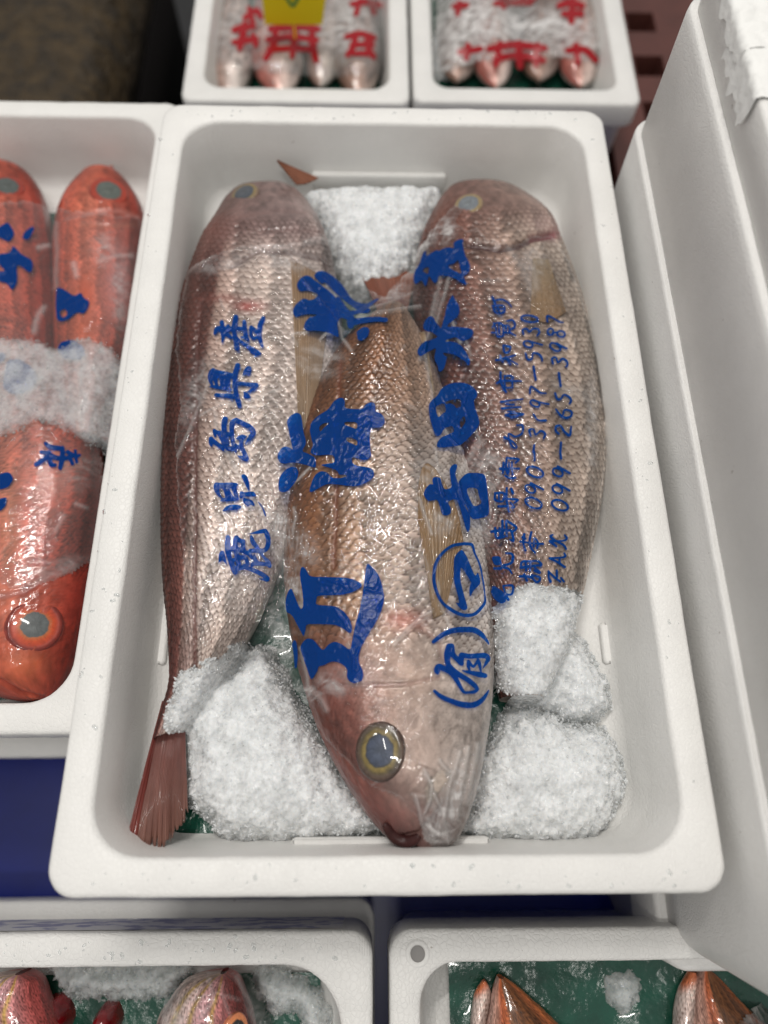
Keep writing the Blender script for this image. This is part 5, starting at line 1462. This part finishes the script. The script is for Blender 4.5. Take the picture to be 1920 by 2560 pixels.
for fb, lab, poly, hz, reds in [
    (FB1, 'clear film with red print over the fish below the price tag', [(512, -60), (980, -60), (980, 150), (940, 200), (880, 190), (800, 200), (640, 180), (520, 160)], [(760, 60, 160, 80, 0, .5), (880, 60, 80, 100, 0, .6), (560, 60, 60, 90, 0, .4), (700, 170, 60, 30, 0, .4)],
     ["s585,75,16 600,70,18 635,66,12\ns612,58,14 606,92,18 598,122,12\ns585,105,14 640,98,16\ns632,84,10 640,112,14",
      "s676,72,16 740,66,20 795,72,16\ns670,98,16 735,92,18 792,100,14\ns690,70,14 684,110,18 664,146,14\ns738,66,14 735,110,18 730,142,12\ns780,70,14 782,112,18 790,150,16\ns672,124,14 735,120,16 784,124,14",
      "s866,92,14 900,84,16 936,94,14\ns880,112,14 930,110,16\ns890,84,14 884,112,16 868,138,12\ns918,88,14 922,120,16 934,142,14\ns872,132,12 925,134,14",
      "s880,10,14 915,4,16 952,12,14\ns900,0,12 890,34,14\ns930,6,12 935,32,14", "s612,44,14 640,26,16 652,42,12\ns622,20,12 632,58,14"]),
    (FB2, 'milky film with red print over the brown fish beside the crate', [(1085, -60), (1530, -60), (1540, 150), (1500, 170), (1420, 150), (1300, 150), (1180, 160), (1090, 190)], [(1180, 60, 120, 110, 0, .9), (1330, 65, 160, 50, 0, .9), (1130, 150, 60, 80, 0, .7), (1450, 100, 80, 80, 0, .6), (1300, 180, 60, 30, 0, .4)],
     ["s1210,-18,16 1270,-12,20 1335,-6,16\ns1240,8,14 1325,4,18\ns1270,-30,16 1260,16,16", "s1398,14,16 1425,6,20 1456,14,16\ns1410,34,16 1452,34,18\ns1432,0,14 1428,52,18", "s1134,16,14 1166,12,16\ns1148,4,12 1144,34,14",
      "s1222,122,16 1285,112,20 1362,120,16\ns1240,146,16 1295,138,18 1358,150,16\ns1250,108,14 1240,160,16\ns1296,106,14 1300,165,18\ns1345,112,14 1340,162,14", "s1150,130,16 1202,122,16\ns1170,112,14 1166,146,14", "s1420,126,16 1462,124,18 1490,150,16\ns1440,112,14 1446,160,16"])]:
    df_ = drape(fb, 200)
    fo, ff = film_sheet('plastic_film', lab, df_, poly, [], hz, .003, FILM_H, seed=80)
    for k, sp in enumerate(reds):
        ink('printed_mark', strokes((0, 0), 1.0, sp), ff, INK_RED, fo, step=.0022, lift=.0008)
sheet('green_liner', -0.195, 0.006, 0.49, 0.82, ZTF + .0015, 'green liner sheet in the tagged back box', seed=8, step=.006)
sheet('green_liner', 0.062, 0.264, 0.49, 0.82, ZTF + .0015, 'green liner sheet in the back box beside the crate', seed=9, step=.006)
ice_mound([(1085, 20), (1150, -20), (1300, 20), (1420, 20), (1500, -20), (1520, 100), (1450, 110), (1380, 85), (1280, 95), (1180, 110), (1090, 150)], 0.02, -0.015, 0.03, 'crushed ice under the milky film in the back box', None, seed=55, ngr=500, step=.003, gsize=.003)

# yellow price tag, leaning on a pick above the fish
TY = plain('yellow_card', (.88, .68, .015), .6, spec=.2)
z_t = 0.075
tg = bpy.data.objects.new('price_tag', None); link(tg)
A = at([(662, 62)], .045)[0]; B = at([(806, 62)], .045)[0]
C_ = at([(818, -40)], .10)[0]; D_ = at([(652, -40)], .10)[0]
tg.location = (A + B) / 2
nrm = np.cross(B - A, D_ - A); nrm /= np.linalg.norm(nrm)
V = np.vstack([np.stack([A, B, C_, D_]), np.stack([A, B, C_, D_]) - nrm * .001]); F = [(0, 1, 2, 3), (7, 6, 5, 4), (0, 4, 5, 1), (1, 5, 6, 2), (2, 6, 7, 3), (3, 7, 4, 0)]
adopt(mesh('card', V, F, TY, None, smooth=False), tg)
ex, ey_ = (B - A), (D_ - A)
def card_pt(u, v): return A + ex * u + ey_ * v + nrm * .0006
def card_poly(name, pts, mat):
    adopt(mesh(name, [card_pt(*q) for q in pts], [tuple(range(len(pts)))], mat, None, smooth=False), tg)
GRN = plain('green_print', (.10, .28, .06), .6)
card_poly('printed_mark', [(.36, .70), (.47, .46), (.53, .46), (.64, .70), (.57, .70), (.50, .54), (.43, .70)], GRN)
card_poly('printed_mark', [(.36, .80), (.64, .80), (.64, .86), (.36, .86)], GRN)
pick = mesh('pick', [(A + B) / 2 + np.array([dx, dy, dz]) for dz in (-.03, .0) for dx, dy in ((-.001, .002), (.001, .002), (.001, .004), (-.001, .004))], [(0, 1, 5, 4), (1, 2, 6, 5), (2, 3, 7, 6), (3, 0, 4, 7), (4, 5, 6, 7)], TY, None, smooth=False)
adopt(pick, tg)
tag(tg, 'bright yellow price tag standing in the left back box', 'price tag')

# ------------------------------------------------------------------ front left box: pink fish with yellow stripes
ZB, ZBF = 0.05, -0.025
FBL = Field(-0.36, -0.62, -0.02, -0.35, 0.0015, ZBF)
GP = 'pink yellow striped fish in the front box'


def col_pink(t, u, s, v):
    c = mixu(u, [(-1, (.66, .50, .45)), (-.5, (.70, .55, .51)), (-.1, (.64, .36, .38)), (.3, (.60, .24, .24)), (.7, (.52, .11, .10)), (1, (.34, .05, .045))])
    for uc in (-.25, .22, -.6):
        w_ = np.exp(-((u - uc + .03 * np.sin(s * 200)) / .05) ** 2) * .75; c = blend(c, np.array([.62, .42, .03]) + 0 * c, w_)
    return c * (.8 + .4 * fbm(s * 60, v * 60, 3, 3))[..., None]


PBL = dict(dark=.9, ps=.003, pv=.003, amp=.0002, floor=ZBF + .001, step=.0015, nacross=100, gill_t=.1, field=FBL, mat=FISH_WET)
p1, pf1 = make_fish('striped_fish', 'pink yellow striped fish at the left edge of the front box', GP,
    [(50, 2428), (0, 2432), (-50, 2460), (-90, 2510), (-110, 2600), (-110, 2720)], [(70, 2428), (105, 2445), (122, 2490), (142, 2540), (160, 2620), (165, 2720)], 0.0, .024, col_pink, **PBL)
p2, pf2 = make_fish('striped_fish', 'pink yellow striped fish right of the green liner in the front box', GP,
    [(555, 2426), (505, 2432), (462, 2450), (425, 2498), (400, 2540), (385, 2620), (390, 2720)], [(570, 2426), (600, 2444), (618, 2490), (634, 2540), (645, 2620), (640, 2720)], 0.0, .030, col_pink, **PBL)
eye(p2, pf2, (590, 2572), .010, 1, [(0, (.03, .03, .035)), (.5, (.03, .03, .03)), (.6, (.7, .25, .1)), (1, (.6, .2, .1))])
RED = plain('red_gills', (.22, .006, .010), .15, noise=(120, .4), coat=.6)
for lab, c_, r_ in (('dark red gill lump beside the left striped fish', (120, 2556), (.013, .016)), ('small dark red gill lump on the green liner', (258, 2562), (.010, .012))):
    P = at([c_], -.004)[0]; nr, na = 10, 24
    rr = np.linspace(0, 1, nr)[:, None]; aa = np.linspace(0, 2 * np.pi, na, endpoint=False)[None]
    wob = 1 + .3 * (fbm(np.cos(aa) * 2 + 5, np.sin(aa) * 2 + c_[0], 3, 2) - .5)
    V = np.stack([P[0] + rr * np.cos(aa) * r_[0] * wob, P[1] + rr * np.sin(aa) * r_[1] * wob, P[2] + .010 * np.sqrt(1 - rr ** 2 * .999) - .018 * rr ** 4 + 0 * aa], -1)
    tag(mesh('gill_lump', V.reshape(-1, 3), grid_faces(nr, na, wrap=True), RED), lab, 'gill')
sheet('green_liner', -0.30, -0.045, -0.66, -0.374, ZBF + .004, 'green liner sheet showing between the two striped fish', seed=12)
ice_mound([(100, 2424), (200, 2418), (320, 2420), (440, 2426), (470, 2432), (430, 2478), (390, 2508), (330, 2510), (260, 2512), (190, 2500), (150, 2510), (120, 2470)], 0.0, -.02, .020, 'clear slushy ice along the far wall of the front striped fish box', None, mat=ICE_CLEAR, seed=57, ngr=900, gsize=.0026, step=.0015)
ice_mound([(640, 2434), (700, 2440), (770, 2470), (810, 2520), (828, 2600), (770, 2600), (735, 2530), (690, 2545), (650, 2520), (630, 2480)], 0.0, -.02, .020, 'clear slushy ice in the rounded corner of the front striped fish box', None, mat=ICE_CLEAR, seed=58, ngr=800, gsize=.0026, step=.0015)
DBL = drape(FBL, 300)
film_sheet('plastic_film', 'crinkled clear film round the striped fish right of the green liner', DBL, [(470, 2440), (560, 2424), (620, 2436), (660, 2500), (690, 2600), (380, 2600), (410, 2500)],
           [([(520, 2440), (535, 2500), (500, 2545)], 4, .0014, .5), ([(590, 2440), (625, 2500), (640, 2560)], 4, .0018, .6), ([(480, 2500), (540, 2480), (600, 2500)], 3, .001, .4), ([(550, 2460), (575, 2540)], 3, .001, .4)], [(430, 2540, 40, 60, 0, .3), (640, 2520, 20, 60, 0, .3)], .0012, FILM, seed=91)

# smeared violet print on the back wall of the front left box
pm, nt, b, out = M('violet_smear')
tc = nd(nt, 'ShaderNodeTexCoord'); mp = nd(nt, 'ShaderNodeMapping'); mp.inputs['Scale'].default_value = (60, 60, 130); nt.links.new(tc.outputs['Object'], mp.inputs['Vector'])
no = nd(nt, 'ShaderNodeTexNoise'); no.inputs['Scale'].default_value = 1.0; no.inputs['Detail'].default_value = 5; nt.links.new(mp.outputs[0], no.inputs['Vector'])
rp = ramp(nt, no.outputs['Fac'], [(.50, (.74, .73, .74)), (.56, (.36, .36, .50))]); nt.links.new(rp.outputs[0], b.inputs['Base Color'])
xs = np.linspace(-.385, -.03, 60); zs = np.linspace(-.004, .044, 8)
Xg, Zg = np.meshgrid(xs, zs)
mesh('smeared_print', np.stack([Xg, np.full_like(Xg, -.3372), Zg], -1).reshape(-1, 3), grid_faces(8, 60), pm, bl)

# ------------------------------------------------------------------ front right box: orange fish on green liner
FBR = Field(0.02, -0.62, 0.34, -0.35, 0.0015, ZBF)
GO = 'orange fish heads in the front right box'


def col_orange(t, u, s, v):
    c = mixu(u, [(-1, (.62, .40, .34)), (-.75, (.60, .30, .22)), (-.6, (.58, .14, .05)), (-.42, (.50, .13, .04)), (-.34, (.17, .065, .022)), (.55, (.16, .055, .018)), (.72, (.46, .13, .04)), (1, (.55, .17, .06))])
    return c * (.75 + .5 * fbm(s * 70, v * 70, 3, 3))[..., None]


def col_white(t, u, s, v):
    c = mixu(u, [(-1, (.60, .50, .46)), (0, (.68, .52, .46)), (1, (.62, .45, .38))])
    return blend(np.array([.60, .17, .07]) + 0 * c, c, smoothstep(.05, .25, t + .1 * u))


PBR = dict(dark=.9, ps=.003, pv=.003, amp=.0001, floor=ZBF + .001, step=.0015, nacross=90, gill_t=.1, field=FBR, mat=FISH_WET)
q1, qf1 = make_fish('orange_fish', 'orange edged brown fish snout poking up near the left of the front right box', GO,
    [(1243, 2441), (1232, 2470), (1224, 2520), (1214, 2570), (1205, 2640), (1200, 2720)], [(1258, 2441), (1290, 2462), (1322, 2490), (1360, 2525), (1400, 2565), (1470, 2640), (1520, 2720)], 0.0, .018, col_orange, tscale=.4, **PBR)
j1, jf1 = make_fish('jaw', None, None, [(1206, 2451), (1190, 2475), (1181, 2510), (1176, 2560), (1176, 2640)], [(1214, 2451), (1226, 2475), (1224, 2510), (1214, 2560), (1206, 2640)], -.004, .010, col_white, tscale=.4, **PBR)
q2, qf2 = make_fish('orange_fish', 'orange edged brown fish snout beside the crinkled film at the right edge', GO,
    [(1752, 2418), (1738, 2450), (1730, 2500), (1728, 2570), (1730, 2640), (1735, 2720)], [(1766, 2418), (1800, 2448), (1840, 2492), (1872, 2525), (1920, 2570), (1990, 2650), (2040, 2720)], 0.0, .018, col_orange, tscale=.4, **PBR)
j2, jf2 = make_fish('jaw', None, None, [(1722, 2428), (1700, 2465), (1688, 2510), (1684, 2560), (1684, 2640)], [(1736, 2428), (1745, 2465), (1742, 2510), (1734, 2560), (1730, 2640)], -.003, .012, col_white, tscale=.4, **PBR)
for jr, q in ((j1, q1), (j2, q2)):
    for ch in list(jr.children):
        ch.name = 'lower_jaw'; ch.parent = q; ch.location = tuple(-x for x in q.location)
    bpy.data.objects.remove(jr)
sheet('green_liner', 0.048, 0.335, -0.66, -0.362, ZBF + .012, 'dark green liner sheet under the orange fish', seed=14, amp=.008)
ice_mound([(1530, 2442), (1580, 2440), (1610, 2465), (1608, 2510), (1570, 2540), (1535, 2520), (1522, 2480)], 0.0, -.012, .014, 'single lump of clear ice on the dark green liner', None, mat=ICE_CLEAR, seed=59, ngr=260, gsize=.0024, step=.0015)
DBR = drape(FBR, 200)
film_sheet('plastic_film', 'crinkled clear film in the near right corner over the orange fish', DBR, [(1800, 2600), (1850, 2545), (1900, 2500), (1960, 2470), (2000, 2620)],
           [([(1860, 2560), (1900, 2500), (1940, 2470)], 4, .002, .5), ([(1830, 2580), (1890, 2540)], 4, .002, .4)], [(1890, 2530, 40, 40, 0, .4)], .0014, FILM, seed=92)

# ------------------------------------------------------------------ water drops on the foam
WATER, nt, b, out = M('water')
b.inputs['Base Color'].default_value = (.95, .97, .97, 1); b.inputs['Roughness'].default_value = .02; b.inputs['Transmission Weight'].default_value = .85; b.inputs['IOR'].default_value = 1.33
tcw = nd(nt, 'ShaderNodeTexCoord'); nw = nd(nt, 'ShaderNodeTexNoise'); nw.inputs['Scale'].default_value = 200; nt.links.new(tcw.outputs['Object'], nw.inputs['Vector'])
rw = ramp(nt, nw.outputs['Fac'], [(0, .0), (1, .06)]); nt.links.new(rw.outputs[0], b.inputs['Roughness'])
rng = np.random.default_rng(77); DV = []; DF = []
def drop(cx, cy, cz, r):
    nr, na = 5, 12; k = sum(len(q) for q in DV)
    a = np.linspace(0, 2 * np.pi, na, endpoint=False)[None]; rr = np.linspace(0.02, 1, nr)[:, None]
    e = 1 + .25 * np.sin(2 * a + rng.random() * 6)
    V = np.stack([cx + r * rr * np.cos(a) * e, cy + r * rr * np.sin(a) * e, cz + r * .45 * (1 - rr ** 2.5) + 0 * a], -1).reshape(-1, 3)
    DV.append(V); DF.append(grid_faces(nr, na, wrap=True) + k)
for _ in range(150):
    side = rng.integers(0, 4); q = rng.random()
    if side == 0: x, y = -0.1885 + .0165 * rng.random(), -.29 + .57 * q
    elif side == 1: x, y = 0.1725 + .0155 * rng.random(), -.29 + .57 * q
    elif side == 2: x, y = -.17 + .34 * q, -.3005 + .0145 * rng.random()
    else: x, y = -.17 + .34 * q, .2865 + .0145 * rng.random()
    drop(x, y, ZR + .0001, .0005 + .0013 * rng.random() ** 3)
for _ in range(60):
    drop(-.27 + .25 * rng.random(), -.3565 + .016 * rng.random(), ZB + .0001, .0006 + .0016 * rng.random() ** 3)
dr = mesh('water_drops', np.vstack(DV), np.vstack(DF), WATER)
tag(dr, 'tiny clear water drops scattered on the foam rims', 'water drops', kind='stuff')
